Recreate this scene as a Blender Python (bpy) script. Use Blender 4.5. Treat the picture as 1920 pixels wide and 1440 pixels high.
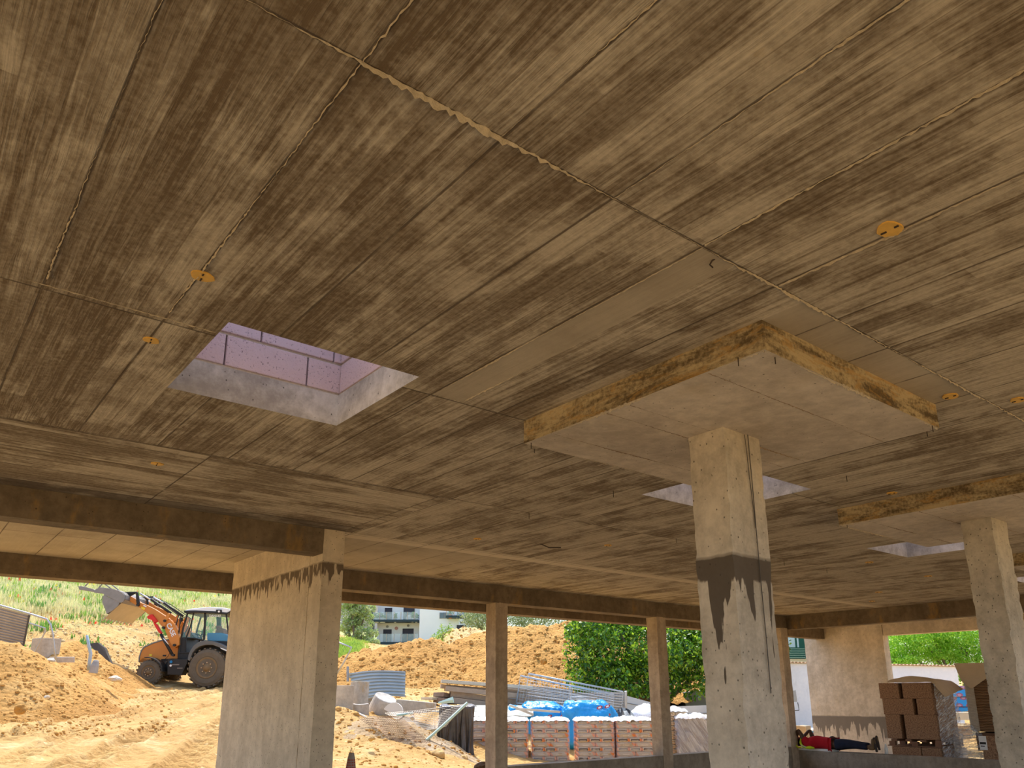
import bpy, bmesh, math, random
import numpy as np
from mathutils import Vector, Matrix, noise as mnoise
random.seed(7); np.random.seed(7)
for _o in list(bpy.data.objects): bpy.data.objects.remove(_o)
SC = bpy.context.scene
COL = SC.collection
PI = math.pi

# ------------------------------------------------------------------ camera
F = 1458.1; CX, CY = 960.0, 904.5
YAW, PITCH, ROLL = 0.900194, 0.269995, -0.0026157
fw = np.array([math.cos(YAW)*math.cos(PITCH), math.sin(YAW)*math.cos(PITCH), math.sin(PITCH)])
_rt = np.array([math.sin(YAW), -math.cos(YAW), 0.0]); _up = np.cross(_rt, fw)
r2 = math.cos(ROLL)*_rt + math.sin(ROLL)*_up
u2 = -math.sin(ROLL)*_rt + math.cos(ROLL)*_up
CAMZ = 1.6
cam = bpy.data.cameras.new('camera'); cam_o = bpy.data.objects.new('camera', cam); COL.objects.link(cam_o)
cam.sensor_width = 36.0; cam.sensor_fit = 'HORIZONTAL'; cam.lens = F/1920*36
cam.shift_y = (CY-720)/1920.0; cam.shift_x = -(CX-960)/1920.0
cam.clip_start = 0.05; cam.clip_end = 600
M = Matrix(((r2[0], u2[0], -fw[0], 0), (r2[1], u2[1], -fw[1], 0), (r2[2], u2[2], -fw[2], CAMZ), (0, 0, 0, 1)))
cam_o.matrix_world = M
SC.camera = cam_o

# ------------------------------------------------------------------ light and exposure
SC.view_settings.view_transform = 'Standard'; SC.view_settings.look = 'None'
SC.view_settings.gamma = 1.0; SC.view_settings.use_curve_mapping = False
SC.view_settings.exposure = 0.42
W = bpy.data.worlds.new('sky'); SC.world = W; W.use_nodes = True
_nt = W.node_tree; _nt.nodes.clear()
_out = _nt.nodes.new('ShaderNodeOutputWorld'); _bg = _nt.nodes.new('ShaderNodeBackground')
_sky = _nt.nodes.new('ShaderNodeTexSky'); _sky.sky_type = 'NISHITA'; _sky.sun_disc = False
_sky.sun_elevation = math.radians(64); _sky.sun_rotation = math.radians(20); _sky.dust_density = 2.5; _sky.air_density = 1.0
_bg.inputs['Strength'].default_value = 0.26
_nt.links.new(_sky.outputs[0], _bg.inputs[0]); _nt.links.new(_bg.outputs[0], _out.inputs[0])
sun = bpy.data.lights.new('sun', 'SUN'); sun_o = bpy.data.objects.new('sun', sun); COL.objects.link(sun_o)
sun.energy = 3.6; sun.angle = math.radians(0.9); sun.color = (1.0, 0.95, 0.86)
_sd = Vector((0.163, 0.445, 1.0)).normalized()           # towards the sun
sun_o.rotation_euler = _sd.to_track_quat('Z', 'Y').to_euler()

# ------------------------------------------------------------------ small helpers
HD = np.array([math.cos(YAW), math.sin(YAW), 0.0])         # heading on the ground
RT = np.array([math.sin(YAW), -math.cos(YAW), 0.0])        # to the right on the ground
RZ = YAW - PI/2
def ray(x, y): return fw + (x-CX)/F*r2 - (y-CY)/F*u2
def at(x, y, D):                       # surveyed point: photo direction and measured depth
    p = ray(x, y)*D; return np.array([p[0], p[1], p[2]+CAMZ])
def atX(x, y, X): d = ray(x, y); p = d*X/d[0]; return np.array([p[0], p[1], p[2]+CAMZ])
def atY(x, y, Y): d = ray(x, y); p = d*Y/d[1]; return np.array([p[0], p[1], p[2]+CAMZ])
def atH(x, y, H): d = ray(x, y); p = d*H/float(d@HD); return np.array([p[0], p[1], p[2]+CAMZ])
def ceil_pt(x, y, z=3.35): d = ray(x, y); p = d*(z-CAMZ)/d[2]; return np.array([p[0], p[1], z])

def tag(o, label=None, cat=None, group=None, kind=None):
    if label: o['label'] = label
    if cat: o['category'] = cat
    if group: o['group'] = group
    if kind: o['kind'] = kind
    return o
def empty(name, loc, rz=0.0):
    o = bpy.data.objects.new(name, None); COL.objects.link(o); o.location = Vector(tuple(loc)); o.rotation_euler = (0, 0, rz)
    o.empty_display_size = 0.2
    return o
def copy_tree(o, parent=None, kids=None):
    c = o.copy(); COL.objects.link(c)
    if parent: c.parent = parent
    for ch in [k for k in bpy.data.objects if k.parent == o]: copy_tree(ch, c)
    return c

class MB:
    def __init__(s): s.v = []; s.f = []; s.m = []; s.cur = 0
    def add(s, vs, fs):
        n = len(s.v); s.v += [tuple(float(q) for q in p) for p in vs]; s.f += [tuple(i+n for i in f) for f in fs]; s.m += [s.cur]*len(fs)
        return s
    def box(s, x0, x1, y0, y1, z0, z1, M=None):
        vs = [(x0,y0,z0),(x1,y0,z0),(x1,y1,z0),(x0,y1,z0),(x0,y0,z1),(x1,y0,z1),(x1,y1,z1),(x0,y1,z1)]
        if M is not None: vs = [M @ Vector(p) for p in vs]
        return s.add(vs, [(0,3,2,1),(4,5,6,7),(0,1,5,4),(1,2,6,5),(2,3,7,6),(3,0,4,7)])
    def cbox(s, c, size, rz=0, rx=0, ry=0):
        Mx = Matrix.Translation(Vector(tuple(c))) @ Matrix.Rotation(rz,4,'Z') @ Matrix.Rotation(ry,4,'Y') @ Matrix.Rotation(rx,4,'X')
        a,b,d = size[0]/2,size[1]/2,size[2]/2
        return s.box(-a,a,-b,b,-d,d,Mx)
    def tube(s, pts, r, n=8, cap=True):
        pts = [Vector(tuple(p)) for p in pts]; rs = r if isinstance(r,(list,tuple)) else [r]*len(pts)
        base = len(s.v); prev = None
        for i,p in enumerate(pts):
            t = (pts[min(i+1,len(pts)-1)]-pts[max(i-1,0)]).normalized()
            ref = Vector((0,0,1)) if abs(t.z)<0.9 else Vector((1,0,0))
            a = t.cross(ref).normalized() if prev is None else (prev - t*prev.dot(t)).normalized()
            prev = a; b = t.cross(a)
            for k in range(n):
                w = 2*PI*k/n; q = p+(a*math.cos(w)+b*math.sin(w))*rs[i]; s.v.append(tuple(q))
        nf = 0
        for i in range(len(pts)-1):
            for k in range(n):
                s.f.append((base+i*n+k, base+i*n+(k+1)%n, base+(i+1)*n+(k+1)%n, base+(i+1)*n+k)); nf += 1
        if cap: s.f += [tuple(base+k for k in reversed(range(n))), tuple(base+(len(pts)-1)*n+k for k in range(n))]; nf += 2
        s.m += [s.cur]*nf
        return s
    def prism(s, poly, d0, d1, O, U, V, N):       # polygon in (U,V), thickness along N
        O,U,V,N = [np.array(q,float) for q in (O,U,V,N)]; n=len(poly)
        ar = sum(poly[i][0]*poly[(i+1)%n][1]-poly[(i+1)%n][0]*poly[i][1] for i in range(n))
        if ar < 0: poly = poly[::-1]
        vs = [O+U*a+V*b+N*d0 for a,b in poly]+[O+U*a+V*b+N*d1 for a,b in poly]
        flip = np.dot(np.cross(U,V),N) > 0
        fs = [tuple(range(n)), tuple(reversed(range(n,2*n)))]+[((i+1)%n,i,n+i,n+(i+1)%n) for i in range(n)]
        if (d1>d0) == flip: fs = [tuple(reversed(f)) for f in fs]
        return s.add(vs, fs)
    def lathe(s, prof, O, A, n=24):               # prof = [(radius, along axis)]
        O = Vector(tuple(O)); A = Vector(tuple(A)).normalized(); ref = Vector((0,0,1)) if abs(A.z)<0.9 else Vector((1,0,0))
        a = A.cross(ref).normalized(); b = A.cross(a); base=len(s.v); nf=0
        for r,h in prof:
            for k in range(n):
                w=2*PI*k/n; s.v.append(tuple(O+A*h+(a*math.cos(w)+b*math.sin(w))*r))
        for i in range(len(prof)-1):
            for k in range(n):
                s.f.append((base+i*n+k, base+(i+1)*n+k, base+(i+1)*n+(k+1)%n, base+i*n+(k+1)%n)); nf+=1
        s.f += [tuple(base+k for k in range(n)), tuple(base+(len(prof)-1)*n+k for k in reversed(range(n)))]; nf+=2
        s.m += [s.cur]*nf
        return s
    def build(s, name, mat, parent=None, loc=None, smooth=False, bevel=0, recalc=True):
        me = bpy.data.meshes.new(name); vs = s.v
        if loc is not None: vs = [(a-loc[0],b-loc[1],c-loc[2]) for a,b,c in vs]
        me.from_pydata(vs, [], s.f)
        mats = mat if isinstance(mat,(list,tuple)) else [mat]
        for mm in mats: me.materials.append(mm)
        if len(mats)>1: me.polygons.foreach_set('material_index', s.m)
        if recalc:
            bm = bmesh.new(); bm.from_mesh(me); bmesh.ops.recalc_face_normals(bm, faces=bm.faces); bm.to_mesh(me); bm.free()
        if smooth: me.polygons.foreach_set('use_smooth', [True]*len(me.polygons))
        o = bpy.data.objects.new(name, me); COL.objects.link(o)
        if loc is not None and not parent: o.location = Vector(tuple(loc))
        if parent: o.parent = parent
        if bevel:
            b = o.modifiers.new('bevel','BEVEL'); b.width = bevel; b.segments = 2; b.limit_method='ANGLE'
        return o
def grid_mesh(name, X, Y, Z, mat, attrs=None, smooth=True, keep=None):
    n,m = X.shape
    me = bpy.data.meshes.new(name)
    co = np.stack([X,Y,Z],-1).reshape(-1,3).astype(np.float32)
    idx = np.arange(n*m).reshape(n,m)
    q = np.stack([idx[:-1,:-1],idx[1:,:-1],idx[1:,1:],idx[:-1,1:]],-1).reshape(-1,4)
    # face up
    a,b,c = co[q[0,0]],co[q[0,1]],co[q[0,2]]
    if np.cross(b-a,c-a)[2] < 0: q = q[:,::-1]
    if keep is not None:
        kf = (keep[:-1,:-1]|keep[1:,:-1]|keep[1:,1:]|keep[:-1,1:]).reshape(-1); q = q[kf]
        used = np.unique(q); remap = -np.ones(len(co),int); remap[used]=np.arange(len(used)); q = remap[q]; co = co[used]
    else: used = np.arange(len(co))
    me.vertices.add(len(co)); me.vertices.foreach_set('co', co.reshape(-1))
    me.loops.add(len(q)*4); me.loops.foreach_set('vertex_index', q.reshape(-1).astype(np.int32))
    me.polygons.add(len(q)); me.polygons.foreach_set('loop_start', np.arange(0,len(q)*4,4,dtype=np.int32))
    me.polygons.foreach_set('loop_total', np.full(len(q),4,dtype=np.int32))
    me.update(calc_edges=True); me.validate()
    if smooth: me.polygons.foreach_set('use_smooth', [True]*len(me.polygons))
    if attrs:
        for k,a in attrs.items():
            at_ = me.attributes.new(k,'FLOAT','POINT'); at_.data.foreach_set('value', a.reshape(-1)[used].astype(np.float32))
    me.materials.append(mat)
    o = bpy.data.objects.new(name, me); COL.objects.link(o)
    return o
def quads_mesh(name, co, mat, parent=None, k=4):
    n = len(co)//k; me = bpy.data.meshes.new(name)
    me.vertices.add(len(co)); me.vertices.foreach_set('co', np.asarray(co,np.float32).reshape(-1))
    me.loops.add(n*k); me.loops.foreach_set('vertex_index', np.arange(n*k,dtype=np.int32))
    me.polygons.add(n); me.polygons.foreach_set('loop_start', np.arange(0,n*k,k,dtype=np.int32)); me.polygons.foreach_set('loop_total', np.full(n,k,dtype=np.int32))
    me.update(calc_edges=True); me.materials.append(mat)
    o = bpy.data.objects.new(name, me); COL.objects.link(o)
    if parent: o.parent = parent
    return o
def text_mesh(name, body, size, mat, parent, loc, rot, thick=0.004, bold=True):
    cu = bpy.data.curves.new(name,'FONT'); cu.body = body; cu.size = size; cu.extrude = thick; cu.align_x='CENTER'; cu.align_y='CENTER'
    if bold: cu.offset = size*0.02
    t = bpy.data.objects.new(name+'_curve', cu); COL.objects.link(t)
    bpy.context.view_layer.update()
    me = bpy.data.meshes.new_from_object(t.evaluated_get(bpy.context.evaluated_depsgraph_get()))
    bpy.data.objects.remove(t)
    me.materials.clear(); me.materials.append(mat); me.name = name
    o = bpy.data.objects.new(name, me); COL.objects.link(o); o.location = loc; o.rotation_euler = rot
    if parent: o.parent = parent
    return o

# numpy value noise
def _h(i,j,s): 
    v = np.sin(i*127.1+j*311.7+s*74.7)*43758.5453; return v-np.floor(v)
def vnoise(x,y,s=0):
    i=np.floor(x); j=np.floor(y); fx=x-i; fy=y-j; fx=fx*fx*(3-2*fx); fy=fy*fy*(3-2*fy)
    a=_h(i,j,s); b=_h(i+1,j,s); c=_h(i,j+1,s); d=_h(i+1,j+1,s)
    return (a*(1-fx)+b*fx)*(1-fy)+(c*(1-fx)+d*fx)*fy
def fbm(x,y,oct=4,s=0,g=0.5):
    t=0; a=1; n=0
    for o in range(oct): t=t+a*(vnoise(x*2**o+13.7*o,y*2**o-7.1*o,s+o)-0.5); n+=a; a*=g
    return t/n*2
def sstep(a,b,x): t=np.clip((x-a)/(b-a),0,1); return t*t*(3-2*t)

# ------------------------------------------------------------------ material builder
class G:
    def __init__(s, name, rough=0.9):
        s.mat = bpy.data.materials.new(name); s.mat.use_nodes = True; s.nt = s.mat.node_tree; s.nt.nodes.clear()
        s.out = s.nt.nodes.new('ShaderNodeOutputMaterial'); s.b = s.nt.nodes.new('ShaderNodeBsdfPrincipled')
        s.nt.links.new(s.b.outputs[0], s.out.inputs[0]); s.b.inputs['Roughness'].default_value = rough
        s.b.inputs['Specular IOR Level'].default_value = 0.25
    def set(s, sock, v):
        if hasattr(v,'is_output'): s.nt.links.new(v, sock)
        elif isinstance(v,(tuple,list)) and len(v)==3 and sock.type=='RGBA': sock.default_value = (*v,1)
        else: sock.default_value = v
    def m(s, op, a, b=0.0, c=0.0, clamp=False):
        n = s.nt.nodes.new('ShaderNodeMath'); n.operation = op; n.use_clamp = clamp
        s.set(n.inputs[0],a); s.set(n.inputs[1],b)
        if len(n.inputs)>2: s.set(n.inputs[2],c)
        return n.outputs[0]
    def pos(s, obj=False):
        if obj: return s.nt.nodes.new('ShaderNodeTexCoord').outputs['Object']
        return s.nt.nodes.new('ShaderNodeNewGeometry').outputs['Position']
    def sep(s, v): n = s.nt.nodes.new('ShaderNodeSeparateXYZ'); s.set(n.inputs[0],v); return n.outputs[0],n.outputs[1],n.outputs[2]
    def xyz(s, x,y,z=0.0): n = s.nt.nodes.new('ShaderNodeCombineXYZ'); s.set(n.inputs[0],x); s.set(n.inputs[1],y); s.set(n.inputs[2],z); return n.outputs[0]
    def scale(s, v, k): n = s.nt.nodes.new('ShaderNodeVectorMath'); n.operation='MULTIPLY'; s.set(n.inputs[0],v); n.inputs[1].default_value=k; return n.outputs[0]
    def noise(s, v, sc=1.0, det=4.0, rough=0.55, dist=0.0):
        n = s.nt.nodes.new('ShaderNodeTexNoise'); s.set(n.inputs['Vector'],v); n.inputs['Scale'].default_value=sc
        n.inputs['Detail'].default_value=det; n.inputs['Roughness'].default_value=rough; n.inputs['Distortion'].default_value=dist
        return n.outputs['Fac']
    def vor(s, v, sc, rnd=1.0, feat='F1'):
        n = s.nt.nodes.new('ShaderNodeTexVoronoi'); n.feature=feat; s.set(n.inputs['Vector'],v); n.inputs['Scale'].default_value=sc; n.inputs['Randomness'].default_value=rnd
        return n.outputs['Distance'], (n.outputs['Color'] if feat=='F1' else None)
    def white(s, v): n = s.nt.nodes.new('ShaderNodeTexWhiteNoise'); n.noise_dimensions='3D'; s.set(n.inputs[0],v); return n.outputs['Value']
    def step(s, a, b, x):      # smooth ramp from a to b
        n = s.nt.nodes.new('ShaderNodeMapRange'); n.interpolation_type='SMOOTHSTEP'; s.set(n.inputs[0],x); s.set(n.inputs[1],a); s.set(n.inputs[2],b); return n.outputs[0]
    def lin(s, a, b, x, c=0.0, d=1.0):
        n = s.nt.nodes.new('ShaderNodeMapRange'); s.set(n.inputs[0],x); s.set(n.inputs[1],a); s.set(n.inputs[2],b); s.set(n.inputs[3],c); s.set(n.inputs[4],d); return n.outputs[0]
    def mix(s, f, a, b, mode='MIX'):
        n = s.nt.nodes.new('ShaderNodeMix'); n.data_type='RGBA'; n.blend_type=mode; s.set(n.inputs[0],f); s.set(n.inputs[6],a); s.set(n.inputs[7],b); return n.outputs[2]
    def attr(s, k): n = s.nt.nodes.new('ShaderNodeAttribute'); n.attribute_name=k; return n.outputs['Fac']
    def bump(s, h, strength=0.5, dist=0.01):
        n = s.nt.nodes.new('ShaderNodeBump'); n.inputs['Strength'].default_value=strength; n.inputs['Distance'].default_value=dist; s.set(n.inputs['Height'],h)
        s.nt.links.new(n.outputs[0], s.b.inputs['Normal'])
    def col(s, c): s.set(s.b.inputs['Base Color'], c)
    def inp(s, k, v): s.set(s.b.inputs[k], v)

def plain(name, c, rough=0.7, metal=0.0, var=0.25, sc=6.0, obj=True, spec=0.3, bump=0.0):
    g = G(name, rough); P = g.pos(obj); n = g.noise(P, sc, 5)
    d = tuple(q*(1-var) for q in c); l = tuple(min(1,q*(1+var*0.7)) for q in c)
    g.col(g.mix(n, d, l)); g.inp('Metallic', metal); g.inp('Specular IOR Level', spec)
    if bump: g.bump(g.noise(P, sc*5, 4), bump, 0.01)
    return g.mat

# ceiling: board-marked concrete. Boards run along Y; one strip near the left beam runs along X
def make_ceiling_mat():
    g = G('board_marked_concrete', 0.88); P = g.pos(); X,Y,Z = g.sep(P)
    inA = g.m('MULTIPLY', g.m('MULTIPLY', g.m('GREATER_THAN',Y,5.75), g.m('LESS_THAN',Y,7.66)), g.m('LESS_THAN',X,3.83))
    # swap axes in the strip
    def mixf(f,a,b): return g.m('ADD', g.m('MULTIPLY',g.m('SUBTRACT',1.0,f),a), g.m('MULTIPLY',f,b))
    U = mixf(inA, X, Y); V = mixf(inA, Y, X)
    ph = g.m('DIVIDE', g.m('SUBTRACT',U,0.2905),0.508)
    bd = g.m('DIVIDE', g.m('SUBTRACT',U,0.2905),0.127)
    row = g.m('FLOOR', g.m('DIVIDE', g.m('SUBTRACT',V,1.69),2.02))
    pid = g.m('FLOOR',ph); bid = g.m('FLOOR',bd)
    tb = g.white(g.xyz(bid,row,3.0)); tp = g.white(g.xyz(pid,row,9.0)); 
    # second, shorter board segments
    seg = g.m('FLOOR', g.m('ADD', g.m('MULTIPLY',V,1.45), g.m('MULTIPLY',tb,7.0)))
    ts = g.white(g.xyz(bid,seg,5.0))
    warp = g.noise(g.xyz(g.m('MULTIPLY',U,3.0),g.m('MULTIPLY',V,1.0),tb),1.0,2)
    Uw = g.m('ADD',U,g.m('MULTIPLY',warp,0.055))
    grain = g.noise(g.xyz(g.m('MULTIPLY',Uw,95.0),g.m('MULTIPLY',V,4.2),g.m('MULTIPLY',tb,17.0)),1.0,3,0.65)
    grain = g.m('ADD', g.m('MULTIPLY',g.step(0.38,0.62,grain),0.75), g.m('MULTIPLY',grain,0.25)); gm = g.lin(0.35,0.68,g.noise(P,1.9,4,0.6),0.15,1.0); grain = g.m('ADD',0.5,g.m('MULTIPLY',g.m('SUBTRACT',grain,0.5),gm)); grain2 = g.noise(g.xyz(g.m('MULTIPLY',Uw,40.0),g.m('MULTIPLY',V,0.8),g.m('MULTIPLY',tb,31.0)),1.0,4,0.6)
    fine = g.noise(P, 34.0, 5, 0.65)
    blotch = g.noise(g.xyz(g.m('MULTIPLY',U,1.9),g.m('ADD',g.m('MULTIPLY',V,1.0),g.m('MULTIPLY',tb,0.22)),g.m('MULTIPLY',ts,0.12)),1.0,9,0.72,0.3)
    blot2 = g.noise(P, 3.3, 6, 0.65)
    # bias towards more dark blotches at the left end of the ceiling
    dark_left = g.step(3.6,-0.4,X)
    st = g.m('ADD', blotch, g.m('MULTIPLY', g.m('SUBTRACT',blot2,0.5),0.45))
    st = g.m('ADD', st, g.m('MULTIPLY', g.m('SUBTRACT',ts,0.5),0.05)); st = g.m('ADD', st, g.m('MULTIPLY', g.m('SUBTRACT',grain2,0.5),0.30)); st = g.m('ADD', st, g.m('MULTIPLY', g.m('SUBTRACT',tb,0.5),0.06))
    st = g.m('SUBTRACT', st, g.m('MULTIPLY',dark_left,0.115))
    f = g.step(0.36,0.58,st)
    tone = g.m('ADD', g.m('MULTIPLY',f,0.50), g.m('MULTIPLY',tb,0.15)); tone = g.m('ADD',tone,0.04); tone = g.m('ADD',tone,g.m('MULTIPLY',tp,0.08)); tone = g.m('ADD',tone,g.m('MULTIPLY',ts,0.06))
    tone = g.m('ADD',tone,g.m('MULTIPLY',g.m('SUBTRACT',grain,0.5),0.42)); tone = g.m('ADD',tone,g.m('MULTIPLY',g.m('SUBTRACT',grain2,0.5),0.7))
    tone = g.m('ADD',tone,g.m('MULTIPLY',g.m('SUBTRACT',fine,0.5),0.75))
    # smooth cast strips: bay outside the beam, half-panel filler strip
    sm = g.m('MULTIPLY', g.m('GREATER_THAN',Y,7.66), g.m('LESS_THAN',X,6.2))
    fil = g.m('MULTIPLY', g.m('MULTIPLY', g.m('GREATER_THAN',X,2.33), g.m('LESS_THAN',X,2.54)), g.m('MULTIPLY', g.m('GREATER_THAN',Y,1.70), g.m('LESS_THAN',Y,3.69)))
    fil2 = g.m('MULTIPLY', g.m('MULTIPLY', g.m('GREATER_THAN',X,3.06), g.m('LESS_THAN',X,4.95)), g.m('MULTIPLY', g.m('GREATER_THAN',Y,1.70), g.m('LESS_THAN',Y,1.95)))
    fil3 = g.m('MULTIPLY', g.m('MULTIPLY', g.m('GREATER_THAN',Y,7.70), g.m('LESS_THAN',Y,7.93)), g.m('GREATER_THAN',X,3.8))
    sm = g.m('MAXIMUM',sm,g.m('MAXIMUM',fil,fil2))
    smt = g.m('ADD', 0.62, g.m('MULTIPLY', g.m('SUBTRACT', g.noise(P,2.2,7,0.6),0.5),0.75))
    tone = mixf(g.m('MULTIPLY',sm,0.85), tone, smt); tone = mixf(fil3, tone, 1.0)
    tone = g.m('MAXIMUM', g.m('MINIMUM',tone,1.15),0.0)
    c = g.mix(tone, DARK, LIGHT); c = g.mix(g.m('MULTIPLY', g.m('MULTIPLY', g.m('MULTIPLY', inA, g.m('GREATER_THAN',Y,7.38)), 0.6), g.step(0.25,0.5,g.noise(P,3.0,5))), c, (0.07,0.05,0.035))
    # ochre form-oil stains
    och = g.step(0.66,0.76,g.noise(g.xyz(g.m('MULTIPLY',U,2.2),g.m('MULTIPLY',V,1.6),4.0),1.0,6,0.7))
    c = g.mix(g.m('MULTIPLY',och,0.35), c, (0.52,0.36,0.16))
    # joints
    fr = g.m('SUBTRACT', ph, g.m('ROUND',ph)); jl = g.step(0.016,0.005,g.m('ABSOLUTE', g.m('ADD',fr,g.m('MULTIPLY',g.m('SUBTRACT',fine,0.5),0.010))))
    rr = g.m('DIVIDE', g.m('SUBTRACT',V,1.69),2.02); fr2 = g.m('SUBTRACT',rr,g.m('ROUND',rr)); jr = g.step(0.0042,0.0015,g.m('ABSOLUTE', g.m('ADD',fr2,g.m('MULTIPLY',g.m('SUBTRACT',fine,0.5),0.003))))
    e1 = g.m('ABSOLUTE', g.m('SUBTRACT',Y,5.75)); je = g.m('MULTIPLY', g.step(0.012,0.004,e1), g.m('LESS_THAN',X,3.9))
    fb = g.m('SUBTRACT', bd, g.m('ROUND',bd)); jb = g.m('MULTIPLY', g.step(0.03,0.01,g.m('ABSOLUTE',fb)), 0.9)
    brk = g.step(0.36,0.52,g.noise(P,2.7,4))
    j = g.m('MULTIPLY', g.m('MAXIMUM',g.m('MAXIMUM',jl,jr),je), g.m('ADD',0.35,g.m('MULTIPLY',brk,0.65))); jn = g.m('MULTIPLY',jb,g.m('SUBTRACT',1.0,sm))
    c = g.mix(g.m('MULTIPLY',j,0.85), c, (0.09,0.065,0.045)); c = g.mix(g.m('MULTIPLY',jn,0.55), c, DARK)
    knot,_ = g.vor(g.xyz(g.m('MULTIPLY',U,1.0),g.m('MULTIPLY',V,0.8),tb),2.6)
    kr = g.step(0.075,0.05,knot); c = g.mix(g.m('MULTIPLY',kr,0.3), c, DARK)
    g.col(c)
    h = g.m('ADD', g.m('MULTIPLY',grain,g.m('SUBTRACT',1.0,g.m('MULTIPLY',sm,0.8))), g.m('MULTIPLY',fine,0.4)); h = g.m('SUBTRACT',h,g.m('MULTIPLY',j,1.5)); h = g.m('ADD',h,g.m('MULTIPLY',tb,0.5))
    g.bump(h,0.55,0.006)
    return g.mat
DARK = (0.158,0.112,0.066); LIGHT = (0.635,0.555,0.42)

def concrete(name, lo, hi, pores=0.6, stain=None, streak=0.5, tint=None, bumpk=0.4, drip=(0.45,0.09), brk=False):
    """cast concrete; stain=(z of pour joint, drop length, colour)"""
    g = G(name, 0.9); P = g.pos(); X,Y,Z = g.sep(P)
    a = g.noise(P,1.7,7,0.62); b = g.noise(P,11,6,0.65); fine = g.noise(P,60,4,0.6)
    s = g.noise(g.scale(P,(9,9,0.7)),1.0,4)
    t = g.m('ADD', g.m('MULTIPLY',a,0.9), g.m('MULTIPLY',g.m('SUBTRACT',b,0.5),0.6)); t = g.m('ADD',t,g.m('MULTIPLY',g.m('SUBTRACT',s,0.5),streak)); t = g.m('ADD',t,g.m('MULTIPLY',g.m('SUBTRACT',fine,0.5),0.2))
    c = g.mix(g.step(0.2,0.75,t), lo, hi)
    if tint: c = g.mix(g.m('MULTIPLY', g.step(0.56,0.72,g.noise(g.scale(P,(3,3,1.2)),1.0,6,0.65)), tint[1]), c, tint[0])
    h = g.m('ADD', g.m('MULTIPLY',b,0.6), g.m('MULTIPLY',fine,0.2))
    if pores:
        d,cc = g.vor(g.scale(P,(1,1,0.75)),38); pr = g.m('MULTIPLY', g.step(0.20,0.12,d), g.m('GREATER_THAN', g.white(cc), 1-0.35*pores))
        d2,c2 = g.vor(P,13); p2 = g.m('MULTIPLY', g.step(0.10,0.06,d2), g.m('GREATER_THAN', g.white(c2), 1-0.4*pores))
        pr = g.m('MAXIMUM',pr,p2); c = g.mix(g.m('MULTIPLY',pr,0.8), c, tuple(q*0.22 for q in lo)); h = g.m('SUBTRACT',h,g.m('MULTIPLY',pr,1.2))
    if stain:
        zs,ln,sc_ = stain
        wob = g.m('MULTIPLY', g.m('SUBTRACT', g.noise(g.scale(P,(6,6,0.5)),1.0,4),0.5),0.035)
        dz = g.m('SUBTRACT', zs, g.m('ADD',Z,wob))           # below the joint
        dr = g.noise(g.scale(P,(1/drip[1],1/drip[1],0.8)),1.0,3,0.5)
        lim = g.m('MULTIPLY', g.m('POWER', g.lin(drip[0],0.74,dr), 1.6), ln); lim = g.m('ADD', lim, 0.03)
        lim = g.m('ADD', lim, ln*0.16); lim = g.m('ADD', lim, g.m('MULTIPLY',g.m('SUBTRACT',g.noise(P,9,3),0.5),0.10)); msk = g.m('MULTIPLY', g.step(-0.005,0.01,dz), g.step(0.0,0.02,g.m('SUBTRACT',lim,dz)))
        if brk: msk = g.m('MULTIPLY', msk, g.step(0.36,0.46,g.noise(g.scale(P,(14,14,2.5)),1.0,4)))
        c = g.mix(g.m('MULTIPLY',msk,0.93), c, sc_)
        jl = g.step(0.012,0.0,g.m('ABSOLUTE',g.m('SUBTRACT',dz,-0.005))); c = g.mix(g.m('MULTIPLY',jl,0.5), c, tuple(q*0.4 for q in lo)); h = g.m('SUBTRACT',h,g.m('MULTIPLY',jl,1.0))
    g.col(c); g.bump(h,bumpk,0.012)
    return g.mat

def sand(name, lo, hi, dry, grass=False, clod=0.5):
    g = G(name, 0.95); P = g.pos()
    a = g.noise(P,0.35,6,0.6); b = g.noise(P,4,7,0.7); c_ = g.noise(P,22,6,0.75)
    t = g.m('ADD', g.m('MULTIPLY',a,0.7), g.m('MULTIPLY',b,0.35)); t=g.m('ADD',t,g.m('MULTIPLY',g.m('SUBTRACT',c_,0.5),0.5))
    c = g.mix(g.step(0.3,0.72,t), lo, hi)
    c = g.mix(g.m('MULTIPLY', g.step(0.5,0.72,g.noise(P,0.8,7,0.65)),0.7), c, dry)
    d,cc = g.vor(P,7.0); w = g.white(cc); peb = g.m('MULTIPLY', g.step(0.3,0.2,d), g.m('GREATER_THAN',w,0.93)); c = g.mix(g.m('MULTIPLY',peb,0.7), c, tuple(min(1,q*1.25) for q in dry))
    if grass:
        m = g.attr('grass'); gc = g.mix(g.noise(P,2.2,6,0.7), (0.20,0.30,0.06), (0.62,0.60,0.30)); c = g.mix(g.step(0.35,0.65,g.m('ADD',m,g.m('MULTIPLY',g.m('SUBTRACT',g.noise(P,1.1,6,0.7),0.5),1.1))), c, gc)
    g.col(c)
    h = g.m('ADD', g.m('MULTIPLY',b,1.0), g.m('MULTIPLY',c_,0.5)); h=g.m('SUBTRACT',h,g.m('MULTIPLY',g.vor(P,9.0)[0],clod))
    g.bump(h,0.9,0.07)
    return g.mat
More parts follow.
